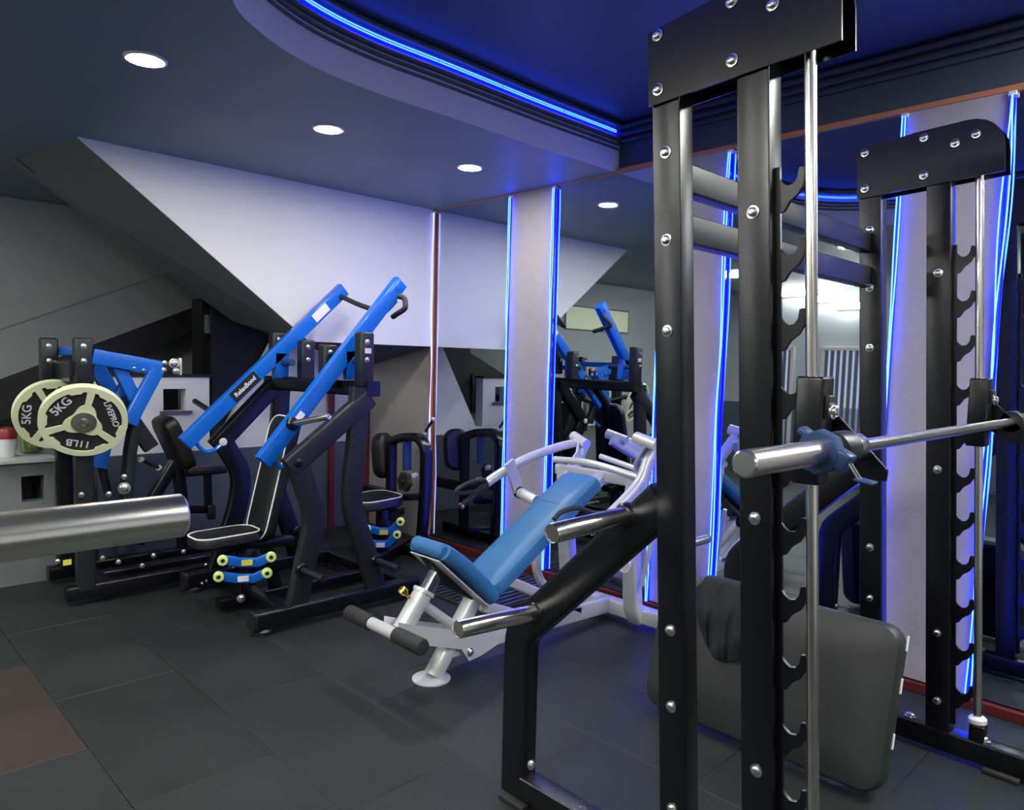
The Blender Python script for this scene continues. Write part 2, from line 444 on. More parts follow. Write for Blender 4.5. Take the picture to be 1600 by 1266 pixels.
# chamfer piece where the flight leaves the ceiling
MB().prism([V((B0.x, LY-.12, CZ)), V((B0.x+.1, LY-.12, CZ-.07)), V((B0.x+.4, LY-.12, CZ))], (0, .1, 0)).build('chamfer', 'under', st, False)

# low stepped wall with square holes
def wy(x, y, Y=LY): return P('Y', Y, x, y)
dz = wy(339, 702).z
xl = wy(150, 700).x
def low_wall_rect(mb, xa, xb, za, zb, d=.1): mb.box(((xa+xb)/2, LY+d/2, (za+zb)/2), (xb-xa, d, zb-za))
xr = wy(327, 600).x; ztop = wy(300, 589).z
h0, h1 = wy(255, 608), wy(291, 642)
g0 = wy(222, 590); g1 = wy(238, 650)
mb = MB()
low_wall_rect(mb, xl, h0.x, dz, ztop); low_wall_rect(mb, h1.x, xr, dz, ztop)
low_wall_rect(mb, h0.x, h1.x, h0.z, ztop); low_wall_rect(mb, h0.x, h1.x, dz, h1.z)
xg = wy(345, 690).x
low_wall_rect(mb, xr, xg, dz, wy(335, 690).z)
e1 = wy(432, 530)
mb.prism([V((xg, LY, dz)), V((xg, LY, wy(345, 690).z)), V((e1.x, LY, e1.z)), V((e1.x, LY, 2.0)), V((WX, LY, 2.0)), V((WX, LY, dz))], (0, .1, 0))
lw = struct(mb.build('wall_stair', 'white', None, False), 'low white stepped wall with square openings under the stairs')
MB().box(((xl+WX)/2, LY+.04, dz/2), (WX-xl, .12, dz)).build('dado', 'slate', lw, False)['label'] = 'slate blue lower band'
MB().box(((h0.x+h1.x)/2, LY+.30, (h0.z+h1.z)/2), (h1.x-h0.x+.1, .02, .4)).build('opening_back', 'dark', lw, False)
MB().box(((h0.x+h1.x)/2+.005, LY-.01, h1.z-.008), (h1.x-h0.x+.06, .03, .02)).build('sill', 'under', lw, False)
MB().box(((xl+xr)/2, LY+.05, ztop+.008), (xr-xl+.02, .13, .018)).build('coping', 'dark', lw, False)
# black backing beyond the wall, second flight
MB().prism([wy(331, 480, LY+.12), wy(331, 705, LY+.12), wy(560, 705, LY+.12), wy(560, 480, LY+.12)], (0, .03, 0)).build('black_panel', 'dark', lw, False)
Y2 = 6.1
def sh(x, y, Y=Y2): return P('Y', Y, x, y)
s2 = struct(MB().prism([sh(-260, 605), sh(-260, 690), sh(340, 466), sh(340, 402)], (0, .25, 0)).build('trim_3', 'stair', None, False), 'grey side of the second stair flight')
MB().prism([sh(-260, 692), sh(-260, 780), sh(345, 497), sh(345, 464)], (0, .2, 0)).build('black_string', 'dark', s2, False)
MB().prism([sh(316, 466, 5.7), sh(316, 700, 5.7), sh(350, 700, 5.7), sh(350, 480, 5.7)], (0, .2, 0)).build('column', 'dark', s2, False)
MB().box(P('Y', 5.6, 329, 507), (.075, .06, .14), ch=.004).build('junction_box', 'under', s2, False)
# red brown door post and pipe
for x, wd, lb in ((571, .05, 'dark red post'), (517, .045, 'dark red pipe')):
    p = P('Y', LY-.04, x, 760)
    struct(MB().box((p.x, LY-.04, .75), (wd, .04, 1.5), ch=.006).build('trim_4', 'red', None, False), lb)

# ------------------------------------------------------------------ counter with cup and jar
CY0 = 5.13
c0, c1 = P('Y', CY0, -150, 715), P('Y', CY0, 84, 722)
cz = P('Y', CY0, 60, 722).z
ct = thing('counter', 'grey counter with pale top and square opening behind the weight plates', 'counter', ((c0.x+c1.x)/2, CY0+.2, 0))
q0, q1 = P('Y', CY0, 33, 745), P('Y', CY0, 70, 782)
mb = MB()
for xa, xb, za, zb in ((c0.x, q0.x, 0, cz), (q1.x, c1.x, 0, cz), (q0.x, q1.x, 0, q1.z), (q0.x, q1.x, q0.z, cz)):
    mb.box(((xa+xb)/2, CY0+.05, (za+zb)/2), (xb-xa, .1, zb-za))
mb.box(((c0.x+c1.x)/2, CY0+.5, cz/2), (c1.x-c0.x, .02, cz)); mb.box((c0.x, CY0+.27, cz/2), (.02, .45, cz)); mb.box((c1.x-.01, CY0+.27, cz/2), (.02, .45, cz))
mb.build('body', 'counter', ct, False)
MB().box(((c0.x+c1.x)/2, CY0+.25, cz+.012), (c1.x-c0.x+.04, .56, .024), ch=.004).build('top', 'countertop', ct, False)
def tub(px, py, r, h, ztop, label, body, lid):
    p = P('Y', CY0+.15, px, py); z = cz+.025
    o = thing('tub', label, 'container', (p.x, CY0+.15, z))
    MB().lathe((p.x, CY0+.15, z), (0, 0, 1), [(r*.8, 0), (r*.85, .005), (r, h), (r*.96, h)], 20).build('body', body, o)
    MB().lathe((p.x, CY0+.15, z+h), (0, 0, 1), [(r*1.05, -.01), (r*1.05, .03), (r*.9, .05), (r*.3, .06)], 20).build('lid', lid, o)
tub(11, 700, .052, .12, 0, 'white tub with a dark red lid on the counter at the far left', 'cup', 'redlid')
p = P('Y', CY0+.30, 48, 700); z = cz+.025
jar = thing('glass_jar', 'round greenish glass jar standing on the counter behind the rear weight plate', 'jar', (p.x, CY0+.30, z))
MB().lathe((p.x, CY0+.30, z), (0, 0, 1), [(.04, 0), (.065, .01), (.08, .06), (.075, .11), (.045, .145), (.045, .165)], 22).build('glass_body', 'glass', jar)
MB().lathe((p.x, CY0+.30, z+.165), (0, 0, 1), [(.05, 0), (.05, .02), (.02, .03)], 22).build('lid', 'yellow', jar)

# ------------------------------------------------------------------ far left side of the room (seen in the mirrors)
def mir(x, y, X): # position on the plane X=const seen by way of the mirror
    p = P('X', 2*(WX-.014)-X, x, y); return V((X, p.y, p.z))
for i, (x, y) in enumerate(((1240, 458), (1283, 467), (1328, 478))):
    p = mir(x, y, X0+.06)
    o = thing('tube_lamp', ('short white tube lamp high on the left wall, %s of three seen in the mirror' % ('leftmost', 'middle', 'rightmost')[i]), 'lamp', p, 'tube lamps')
    MB().tube([p+V((0, -.17, 0)), p+V((0, .17, 0))], .035, 12).build('tube', 'tube', o)
    MB().box(p+V((-.035, 0, .0)), (.03, .38, .09), ch=.004).build('housing', 'lampring', o)
# louvred window
w0, w1 = mir(1289, 545, X0), mir(1345, 720, X0)
ya, yb = sorted((w0.y, w1.y)); za, zb = sorted((w0.z, w1.z)); yb += .0
for k, (ya, yb) in enumerate(((ya, yb), (ya+1.0, yb+1.0))):
    wn = struct(MB().box((X0+.01, (ya+yb)/2, (za+zb)/2), (.02, yb-ya, zb-za)).build('window_%d' % (k+1), 'window', None, False))
    for yy in (ya, yb): MB().box((X0+.03, yy, (za+zb)/2), (.05, .05, zb-za+.05), ch=.004).build('frame_post', 'frame', wn, False)
    for zz in (za, zb): MB().box((X0+.03, (ya+yb)/2, zz), (.05, yb-ya, .05), ch=.004).build('frame_rail', 'frame', wn, False)
    nb = 7
    for i in range(nb): MB().box((X0+.035, ya+(yb-ya)*(i+.5)/nb, (za+zb)/2), (.02, .045, zb-za-.05), ch=.004).build('slat', 'slate', wn, False)
struct(MB().box((X0+.01, 2.5, .45), (.02, 8., .9)).build('baseboard_left', 'slate', None, False))
# pale poster on the far wall, seen in the second mirror
def mirf(x, y, Y=Y1-.01):
    p = P('Y', Y, x, y); return V((2*(WX-.014)-p.x, Y, p.z))
qa, qb = mirf(885, 478), mirf(980, 520)
po = thing('poster', 'pale poster on the far wall, seen in the mirror above the blue arms', 'poster', ((qa.x+qb.x)/2, Y1-.01, (qa.z+qb.z)/2))
MB().box(((qa.x+qb.x)/2, Y1-.012, (qa.z+qb.z)/2), (abs(qa.x-qb.x), .01, abs(qa.z-qb.z))).build('sheet', 'cream', po, False)
MB().box(((qa.x+qb.x)/2, Y1-.006, (qa.z+qb.z)/2), (abs(qa.x-qb.x)+.04, .012, abs(qa.z-qb.z)+.04)).build('backing', 'slate', po, False)

# ------------------------------------------------------------------ smith machine (black guided barbell rack)
LEAN = .06
XN, XF = 1.60, 2.97
sm = thing('smith_machine', 'tall black guided barbell rack filling the right side of the picture', 'gym machine', (2.2, .9, 0))
def yA(z): return .989+LEAN*z
def yB(z): return .753+LEAN*z
def yR(z): return .631+LEAN*z
UW = .062
for X, inner in ((XN, 1), (XF, 1)):
    xc = X+UW/2+.004
    for yf in (yA, yB):
        up = MB().beam([(xc, yf(.05), .05), (xc, yf(2.12), 2.12)], UW, .08, up=(0, 1, 0), r=.0035).build('upright', 'black', sm)
        zs = (1.94, 1.72, 1.49, .72, .52, .25) if yf is yA else (1.76, 1.05, .45, .2)
        for z in zs: bolt(up, (X+.004, yf(z), z), (-1, 0, 0))
    # top plates, one each side of the uprights
    for k, xx in enumerate((X-.006, X+UW+.006)):
        org = V((xx, 1.163, 2.16)); du = V((0, -1, LEAN)).normalized(); dv = V((0, LEAN, 1)).normalized()
        L, Hh, rr = .485, .2, .11
        out = [(0, -.1), (L, -.1)]+[(L-rr+rr*math.cos(R(a)), .1+.0-rr+rr*math.sin(R(a))+.0) for a in range(0, 91, 15)]+[(L-.28, .1), (0, .1-.015)]
        pl_ = MB().prism([org+du*a+dv*b for a, b in out], (.006, 0, 0)).build('top_plate', 'black', sm)
        if k == 0:
            for a, b in ((.03, .07), (.03, -.065), (.235, -.06), (.235, .075), (.335, .03), (.40, .045)): bolt(pl_, org+du*a+dv*b, (-1, 0, 0))
    # guide rod with its rubber ring
    xr_ = xc+.0
    rod = MB().tube([(xr_, yR(.07), .07), (xr_, yR(2.1), 2.1)], .0135, 18).build('guide_rod', 'chrome', sm)
    MB().lathe((xr_, yR(.15), .15), (0, LEAN, 1), [(.024, 0), (.03, .004), (.03, .018), (.024, .024)], 20).build('rubber_ring', 'cup', sm)
    MB().box((xr_, yR(.09), .1), (.05, .05, .1), ch=.006).build('rod_foot', 'black', sm)
    # hook rail
    y_f = lambda z: yB(z)-.04
    rail = MB().prism([V((xc-.004, y_f(.12)+.01, .12)), V((xc-.004, y_f(.12)-.012, .12)), V((xc-.004, y_f(1.86)-.012, 1.86)), V((xc-.004, y_f(1.86)+.01, 1.86))], (.008, 0, 0)).build('hook_rail', 'black', sm)
    prof = [(0, -.06), (.012, -.055), (.025, -.035), (.045, -.02), (.057, .0), (.06, .03), (.055, .038), (.047, .036), (.043, .015), (.034, .003), (.02, .0), (.008, .008), (0, .02)]
    for k in range(11):
        z = 1.815-.1575*k
        MB().prism([V((xc-.005, y_f(z+b)-.01-a, z+b)) for a, b in prof], (.010, 0, 0)).build('rack_hook', 'black', sm)
    # base rail, rear leg, brace
    MB().beam([(xc, 1.56, .055), (xc, -.1, .055)], .07, .075, r=.006).build('base_rail', 'black', sm)
    for yy in (1.58, .55, -.06):
        MB().box((xc, yy, .0085), (.11, .11, .017), ch=.004).build('foot_pad', 'rubber', sm)
    MB().beam(bend([(xc, 1.6, .018), (xc, 1.6, .55), (xc, yA(1.06)+.03, 1.05)], .05, 5), .060, .11, up=(0, 1, 0), r=.014).build('rear_leg', 'black', sm)
    bolt(sm, (xc, 1.545, .13), (0, -1, .2), 1.1); bolt(sm, (X+.0, 1.02, .11), (-1, 0, 0), 1.)
    bolt(sm, (xc, .86, .094), (0, 0, 1), 1.3); bolt(sm, (xc, .62, .094), (0, 0, 1), 1.6)
# cross bars between the two frames
for z0_ in (1.895, 1.762):
    MB().box(((XN+XF+UW)/2, yA(z0_)+.02, z0_), (XF-XN-.06, .05, .075), ch=.005).build('crossbar', 'black2', sm)
# plate storage pegs on the near frame
def peg(base, end, r, parent=sm, m='chrome', flange=.055, name='weight_peg'):
    base, end = V(base), V(end); d = (end-base).normalized(); L = (end-base).length
    o = MB().lathe(base, d, [(r, 0), (r, L-.004), (r*.93, L), (r*.9, L), (r*.86, L-.003)], 28).build(name, m, parent)
    MB().lathe(base, d, [(flange, -.012), (flange, .004), (flange*.8, .012)], 28).build('flange', 'black', o)
    return o
b1 = P('X', XN+.01, 835, 958); e1_ = P('Y', b1.y, 715, 984)
peg(b1, e1_, .0255, flange=.036)
b2 = P('X', XN+.01, 978, 806); e2_ = P('Y', b2.y, 862, 834)
peg(b2, e2_, .0255, flange=.036)
# small peg near the front upright
b3 = P('Y', yA(.95)-.05, 1085, 803)
peg((XN+UW, yA(.93), .93), (XN+UW+.13, yA(.93), .93), .012, flange=.016)

# the guided barbell and its carriages
BY, BZ = .618, 1.236
bb = MB().tube([(XN-.02, BY, BZ), (XF+.14, BY, BZ)], .0145, 20).build('bar', 'chrome', sm)
MB().lathe((1.165, BY, BZ), (1, 0, 0), [(.021, 0), (.025, .004), (.025, .40), (.022, .404)], 32).build('sleeve', 'chrome', bb)
MB().lathe((XN-.03, BY, BZ), (1, 0, 0), [(.036, -.035), (.038, -.03), (.038, .03), (.032, .036)], 28).build('bar_flange', 'black2', bb)
MB().lathe((XN+.03, BY, BZ), (1, 0, 0), [(.028, -.03), (.03, -.025), (.03, .03), (.026, .036)], 28).build('bearing', 'steel', bb)
MB().lathe((XF+.12, BY, BZ), (1, 0, 0), [(.025, 0), (.025, .30), (.022, .304)], 32).build('sleeve', 'chrome', bb)
MB().lathe((XF+.10, BY, BZ), (1, 0, 0), [(.036, -.02), (.038, -.015), (.038, .02), (.032, .026)], 28).build('bar_flange', 'black2', bb)
for X in (XN, XF):
    xc = X+UW/2+.004
    cr = MB().box((xc, yR(BZ), BZ+.03), (.062, .062, .24), ch=.006).build('carriage', 'black', sm)
    MB().box((xc, yR(BZ)-.035, BZ+.085), (.036, .012, .05), ch=.004).build('clamp_plate', 'black2', cr)
    bolt(cr, (xc, yR(BZ)-.042, BZ+.075), (0, -1, 0), 1.2)
    xl_ = xc+.045
    def hp(x, y): return P('X', XN+UW/2+.004+.045, x, y)
    pts_ = [hp(1276, 612), hp(1386, 735), hp(1384, 752), hp(1345, 748), hp(1272, 700), hp(1262, 640)]
    xl_ -= 0; pts_ = [V((xl_, p.y, p.z)) for p in pts_]
    hk = MB().prism(pts_, (.009, 0, 0)).build('latch_plate', 'black', sm)
    bolt(hk, V((xl_, pts_[0].y+.015, pts_[0].z-.03)), (-1, 0, 0), .8)

# spring collar on the near sleeve
cx = 1.475
co = thing('barbell_collar', 'dark blue clamp collar with silver lever on the near barbell sleeve', 'clamp', (cx, BY, BZ))
MB().lathe((cx-.02, BY, BZ), (1, 0, 0), [(.026, 0), (.043, 0), (.046, .006), (.046, .034), (.043, .04), (.026, .04)], 8).build('ring', 'navy', co, ang=25)
MB().box((cx, BY-.045, BZ-.012), (.036, .03, .04), Matrix.Rotation(R(30), 3, 'X'), ch=.005).build('hinge', 'navy', co)
MB().box((cx, BY+.03, BZ+.036), (.034, .03, .016), Matrix.Rotation(R(35), 3, 'X'), ch=.005).build('lug', 'navy', co)
for s in (-.008, .006): MB().tube([(cx+s, BY-.055, BZ-.01), (cx+s+.004, BY-.078, BZ-.045)], .0022, 8).build('spring_wire', 'steel', co)
MB().box((cx+.005, BY-.088, BZ-.048), (.034, .036, .006), Matrix.Rotation(R(8), 3, 'X'), ch=.002).build('lever', 'navy', co)

# ------------------------------------------------------------------ black padded board inside the rack and cloth
pb = thing('padded_board', 'large black vinyl padded board standing on edge inside the rack', 'pad', (2.5, 1.2, 0))
tl = R(14)
rot = frame_rot(V((0, -1, 0)), z=V((-math.cos(tl), 0, math.sin(tl))))
pc = V((2.44, 1.2, .0))
LL, HH, TT = .92, .55, .09
ctr = V((2.45, 1.235, .022))+V((math.sin(tl), 0, math.cos(tl)))*(HH/2)+V((.03, 0, 0))
mb = MB(); rim = pad_mesh(mb, ctr, (LL, HH, TT), rot, r=.025, crown=.008, rc=.07); mb.build('cushion', 'greyvinyl', pb)
nrm = rot@V((0, 0, 1))
MB().tube([p-nrm*.06 for p in rim], .004, 6, closed=True, up=nrm).build('seam', 'rubber', pb)
for k in (-.12, .06, .2): MB().tube([ctr+rot@V((LL/2+.002, k, -.02)), ctr+rot@V((LL/2+.002, k+.05, -.02))], .004, 6).build('staple_strip', 'piping', pb)
MB().prism([ctr+rot@V((x, y, -TT/2-.002)) for x, y in ((-.38, -.25), (.38, -.25), (.38, .25), (-.38, .25))], -nrm*.018).build('backing_board', 'black', pb)
foot = ctr+rot@V((0, 0, -.07))
for s in (-1, 1):
    MB().beam([foot+V((0, s*.25, .12)), V((foot.x+.26, 1.19+s*.25, .02))], .04, .04).build('prop_leg', 'black', pb)
# cloth draped over the top edge
cl = thing('draped_cloth', 'crumpled black garment hanging over the top edge of the padded board', 'cloth', ctr+rot@V((.06, .28, .05)))
bm = MB(); nu, nv = 30, 30; vs = []; fs = []
upv = rot@V((0, 1, 0)); 
if upv.z < 0: upv = -upv
rgt = V((0, -1, 0))
for j in range(nv+1):
    for i in range(nu+1):
        u = (i/nu-.5); v = j/nv
        wdt = .20+.03*math.sin(v*4)+.10*v
        fold = .012*math.sin(u*22+v*4)+.009*math.sin(u*41-v*7+1)+.008*math.sin(v*16+u*9)
        if v < .25:                      # behind the top edge
            s_ = (.25-v)/.25; q_ = ctr+upv*(HH/2-.06*s_)+nrm*(-TT/2-.02-.006*s_)
            if s_ < .5: q_ = ctr+upv*(HH/2+.012)+nrm*(TT/2-.10*(s_*2))
            q_ += nrm*0
        else:
            s_ = (v-.25)/.75; q_ = ctr+upv*(HH/2+.012-(.30-.25*abs(u)*abs(u)*2)*s_)+nrm*(TT/2+.016+.03*math.sin(s_*PI*.9)+fold*s_)
        q_ = q_+rgt*(u*wdt*(1.1-.2*abs(2*v-1))-.13+fold*.5)
        vs.append(q_)
for j in range(nv):
    for i in range(nu): a = j*(nu+1)+i; fs.append((a, a+1, a+nu+2, a+nu+1))
bm.add(vs, fs); co_ = bm.build('cloth', 'cloth', cl, ang=80)
so = co_.modifiers.new('Solidify', 'SOLIDIFY'); so.thickness = .004; so.offset = 1
sb = co_.modifiers.new('Subsurf', 'SUBSURF'); sb.levels = 1; sb.render_levels = 1

# ------------------------------------------------------------------ silver incline press with blue pads
ip = thing('incline_press', 'silver plate-loaded incline chest press with blue seat and long blue back pad', 'gym machine', (2.6, 2.48, 0))
YC = 2.48
def q(x, y, Y=YC): return P('Y', Y, x, y)
# back pad
a_, b_ = q(752, 912), q(908, 752)
ax_ = (b_-a_).normalized(); nz = V((-ax_.z, 0, ax_.x))
rot = frame_rot(ax_, z=nz)
mb = MB(); Lb = (b_-a_).length; cb = (a_+b_)/2
pad_mesh(mb, cb, (Lb+.06, .25, .075), rot, r=.025, crown=.01, rc=.05); bp_ = mb.build('back_pad', 'bluepad', ip)
MB().tube([cb+rot@V((Lb*.2, y, .046 if abs(y) < .1 else .02)) for y in (-.126, -.11, -.06, 0, .06, .11, .126)], .003, 6).build('stitched_seam', 'navy', bp_)
MB().beam([a_-nz*.06, b_-nz*.06], .14, .02, up=nz).build('pad_board', 'black', bp_)
# seat pad, curved
sp0, sp1, sp2 = q(672, 856), q(705, 880), q(748, 925)
mb = MB(); path = smooth_path([sp0, sp1, sp2], 6)
prof = rrect(.26, .07, .03, 4)
mb.sweep(path, prof, up=(0, 0, 1))
seat = mb.build('seat_pad', 'bluepad', ip, ang=70)
sv = (sp2-sp0).normalized(); sn = V((-sv.z, 0, sv.x))
if sn.z < 0: sn = -sn
pth_e = [sp0+V((0, 0, 0))]
for (pp, dd) in ((sp0, -sv), (sp2, sv)):
    for k in range(1): MB().lathe(pp-V((0, .105, 0)), (0, 1, 0), [(.025, 0), (.035, .012), (.035, .198), (.025, .21)], 20).build('pad_roll', 'bluepad', seat)
MB().prism([sp0-sn*.042+V((0, -.1, 0)), sp2-sn*.042+V((0, -.1, 0)), sp2-sn*.042+V((0, .1, 0)), sp0-sn*.042+V((0, .1, 0))], -sn*.006).build('seat_plate', 'silver', ip)
MB().prism([sp0-sn*.05+V((0, -.03, 0)), sp2-sn*.05+V((0, -.03, 0)), q(690, 895)+V((0, -.03, -.05))], (0, .06, 0)).build('seat_bracket', 'black2', ip)
# seat post and sleeve
MB().beam([q(690, 880), q(663, 930)], .05, .05, up=(0, 1, 0)).build('seat_post', 'steel', ip)
slv = MB().beam([q(661, 926), q(628, 985)], .075, .075, up=(0, 1, 0), r=.025).build('post_sleeve', 'silver', ip)
MB().beam([q(663.5, 922), q(661, 927)], .088, .088, up=(0, 1, 0), r=.03).build('sleeve_lip', 'silver', slv)
kp = q(640, 935); kd = (q(628, 920)-q(650, 945)).normalized()
MB().lathe(kp, kd, [(.006, 0), (.006, .03), (.011, .03), (.011, .04), (.018, .042), (.02, .05), (.018, .064), (.01, .068)], 14).build('adjusting_knob', 'brass', ip)
# foot roller bar
rc = q(604, 985); 
MB().tube([rc+V((0, -.07, 0)), rc+V((0, .11, 0))], .026, 18).build('roller_tube', 'silver', ip)
MB().lathe(rc+V((0, -.07, 0)), (0, -1, 0), [(.026, 0), (.034, .003), (.034, .17), (.03, .178), (.015, .18)], 22).build('foam_roller', 'rubber', ip)
MB().lathe(rc+V((0, .11, 0)), (0, 1, 0), [(.026, 0), (.034, .003), (.034, .17), (.03, .178), (.015, .18)], 22).build('foam_roller', 'rubber', ip)
for yy in (YC-.05, YC+.05):
    d = V((0, yy-YC, 0))
    MB().prism([q(612, 968)+d, q(655, 975)+d, q(745, 985)+d, q(770, 1000)+d, q(740, 1020)+d, q(722, 1028)+d, q(710, 1010)+d, q(650, 1003)+d, q(612, 990)+d], (0, .006, 0)).build('side_plate', 'silver', ip)
bolt(ip, q(723, 1014)-V((0, .052, 0)), (0, -1, 0), 1.2)
# front post (slanted), foot plate, brace, base beam
MB().beam([q(676, 1056), q(738, 938)], .07, .075, up=(0, 1, 0), r=.02).build('front_post', 'silver', ip)
fp = q(674, 1058)
MB().lathe((fp.x, YC, .001), (0, 0, 1), [(.085, 0), (.085, .006), (.055, .012)], 24).build('foot_plate', 'silver', ip)
MB().tube([q(662, 945), q(728, 992)], .022, 14).build('brace_tube', 'silver', ip)
XR = 3.22
MB().beam([V((2.06, YC, .12)), V((XR, YC, .075))], .06, .09, r=.012).build('base_beam', 'silver', ip)
MB().beam([q(745, 925)-nz*.09, V((2.62, YC, .12))], .05, .06, up=(0, 1, 0), r=.01).build('brace', 'silver', ip)
MB().beam([(XR, 2.08, .07), (XR, 2.9, .07)], .08, .08, r=.012).build('rear_cross_beam', 'silver', ip)
for yy in (2.08, 2.9): MB().box((XR, yy, .03), (.10, .02, .06), ch=.004).build('end_plate', 'silver', ip)
# rear columns curving up
for s, yy in ((-1, 2.27), (1, 2.72)):
    pth = bend([(XR-.02, yy, .05), (XR-.06, yy, .10), (XR-.12, yy, .62), (XR-.10, yy+s*.02, .80)], .08)
    MB().beam(pth, .07, .09, up=(0, 1, 0), r=.015).build('rear_column', 'silver', ip)
MB().beam([(XR-.1, 2.2, .80), (XR-.1, 2.80, .80)], .05, .06, r=.012).build('top_cross_beam', 'silver', ip)
MB().tube(smooth_path([(XR-.15, 2.78, .86), (XR-.16, 2.5, .87), (XR-.14, 2.2, .83)], 6), .019, 12).build('link_tube', 'silver', ip)
MB().tube([(XR+.06, 2.62, .88), (XR+.02, 2.25, .83)], .016, 12).build('stop_tube', 'silver', ip)
MB().beam([b_-nz*.08-ax_*.12, V((XR-.1, YC, .8))], .06, .07, up=(0, 1, 0), r=.015).build('pad_support', 'silver', ip)
MB().beam([a_-nz*.08+ax_*.12, V((2.95, YC, .1))], .05, .06, up=(0, 1, 0), r=.012).build('pad_support', 'silver', ip)
# brackets and pivot tubes, swinging arms
def arm(s):
    ya = YC+s*.34
    if s > 0:
        pv = P('Y', ya, 906, 688); dirv = V((-.25, -1, -.28)).normalized()
        apx = [P('Y', ya+.02, 900, 692), P('Y', ya+.04, 868, 700), P('Y', ya+.06, 820, 718), P('Y', ya+.08, 785, 738), P('Y', ya+.09, 760, 755)]
    else:
        pv = P('Y', ya, 1010, 690); dirv = V((-.1, -1, -.2)).normalized()
        apx = [P('Y', ya, 1022, 702), P('Y', ya, 1012, 720), P('Y', ya, 1000, 752), P('Y', ya, 975, 782), P('Y', ya, 955, 802)]
    MB().tube([pv-dirv*.07, pv+dirv*.07], .03, 20).build('pivot_tube', 'silver', ip)
    col = V((XR-.1, YC+s*.24, .80))
    MB().beam([pv+V((0, 0, -.02)), V((pv.x*.5+col.x*.5, col.y+.02*s, (pv.z+col.z)/2)), col], .06, .012, up=(0, 1, 0), r=.003).build('pivot_bracket', 'silver', ip)
    MB().beam([pv+V((.05, 0, -.02)), col+V((.05, 0, 0))], .05, .05, up=(0, 1, 0), r=.01).build('bracket_post', 'silver', ip)
    am = MB().beam(smooth_path(apx, 5), .05, .05, up=(0, 1, 0), r=.022).build('press_arm', 'silver', ip)
    e = V(apx[-1]); d = (e-V(apx[-2])).normalized()
    # handles
    hs = [e-d*.02, P('Y', ya+.09*(s > 0), 722, 790)] if s > 0 else [e-d*.02, e+d*.15]
    MB().tube(hs, .015, 12).build('hand_grip', 'rubber', am)
    MB().lathe(hs[1], (V(hs[1])-V(hs[0])), [(.017, 0), (.017, .012), (.01, .015)], 14).build('grip_cap', 'steel', am)
    k = s*.14
    lg = [(958, 800), (930, 802), (902, 794), (878, 800), (866, 812)] if s < 0 else [(764, 750), (738, 753), (716, 764), (716, 771), (745, 768), (762, 761)]
    MB().tube(smooth_path([P('Y', ya+.09*(s > 0), *g_) for g_ in lg], 6), .012, 10).build('loop_grip', 'rubber', am)
    # plate holder hanging from the arm
    m_ = V(apx[3]); 
    if s > 0:
        t0, t1 = P('Y', ya+.04, 795, 722), P('Y', ya+.04, 812, 772)
        MB().beam([t0, t1], .07, .02, up=(0, 1, 0), r=.003).build('peg_bracket', 'silver', ip)
        peg(P('Y', ya+.03, 812, 770), P('Y', ya-.12, 838, 783), .03, ip, 'silver', .033)
    else:
        t0, t1 = P('Y', ya-.0, 985, 770), P('Y', ya-.02, 985, 880)
        MB().beam([t0, t1], .05, .02, up=(0, 1, 0), r=.003).build('peg_bracket', 'silver', ip)
        peg(P('Y', ya+.02, 982, 862), P('Y', ya-.10, 975, 886), .03, ip, 'silver', .033)
arm(1); arm(-1)
# sloping side struts
MB().tube([P('Y', 2.2, 1003, 915), P('Y', 2.15, 1023, 822)], .012, 10).build('side_strut', 'silver', ip)
MB().tube(bend([(3.05, 2.66, .62), (2.75, 2.62, .5), (2.78, 2.62, .25), (3.0, 2.64, .12)], .12), .024, 12).build('bent_tube', 'silver', ip)
MB().tube([(2.78, 2.6, .46), (2.62, 2.48, .50)], .02, 12).build('stub_tube', 'silver', ip)

# ------------------------------------------------------------------ helpers for the black machines
def foot_bars(root, c, u, wdt, rise=.0, drop=.085, shift=.02):
    """two short blue bent bars with lime rollers, one above the other; u = direction of the span"""
    u = V(u).normalized(); f = V((u.y, -u.x, 0)).normalized()
    if f.dot(V(c)) > 0: f = -f
    c = V(c); Z = V((0, 0, 1))
    for k in range(2):
        q_ = c-Z*drop*k-u*shift*k; h = wdt/2
        path = [q_-u*h, q_-u*h*.25-Z*.02, q_+u*h*.45-Z*.028+Z*rise*.2, q_+u*h+Z*rise]
        br = MB().beam(path, .022, .05, r=.007).build('bent_bar', 'blue', root)
        for p in (path[0], path[-1]):
            r_ = MB().lathe(p+f*.02, f, [(.01, -.03), (.024, -.03), (.027, -.012), (.027, .006), (.023, .012), (.012, .013), (.012, .004)], 18).build('roller', 'lime', br)
            MB().lathe(p+f*.02, f, [(.010, .0), (.010, .0085)], 12).build('hub', 'black2', r_)
        MB().box(q_+f*.0125+u*.0-Z*.022, (.055, .003, .03), Matrix((u, f, Z)).transposed()).build('label_sticker', 'yellow' if k == 0 else 'sticker', br, False)
def post_cap(root, p, w_, d_, h_, lab=False, bolts=2):
    o = MB().box(p, (w_, d_, h_), ch=.012).build('bearing_block', 'black2', root)
    zz = ((h_*.32), (-h_*.0)) if bolts == 2 else (h_*.3,)
    for z in zz: bolt(o, V(p)+V((-.006, -d_/2, z)), (-.2, -1, 0), .95)
    if lab: MB().box(V(p)+V((0, -d_/2-.001, h_*.16)), (.04, .002, .028)).build('label_sticker', 'sticker', o, False)
    return o
def piped_pad(root, c, size, rot, name, m='vinyl', crown=.008, rc=None):
    mb = MB(); rim = pad_mesh(mb, c, size, rot, r=.018, crown=crown, rc=rc)
    o = mb.build(name, m, root); n_ = rot@V((0, 0, 1))
    MB().tube([p+n_*.001 for p in rim], .0042, 6, closed=True, up=n_).build('piping', 'piping', o)
    return o

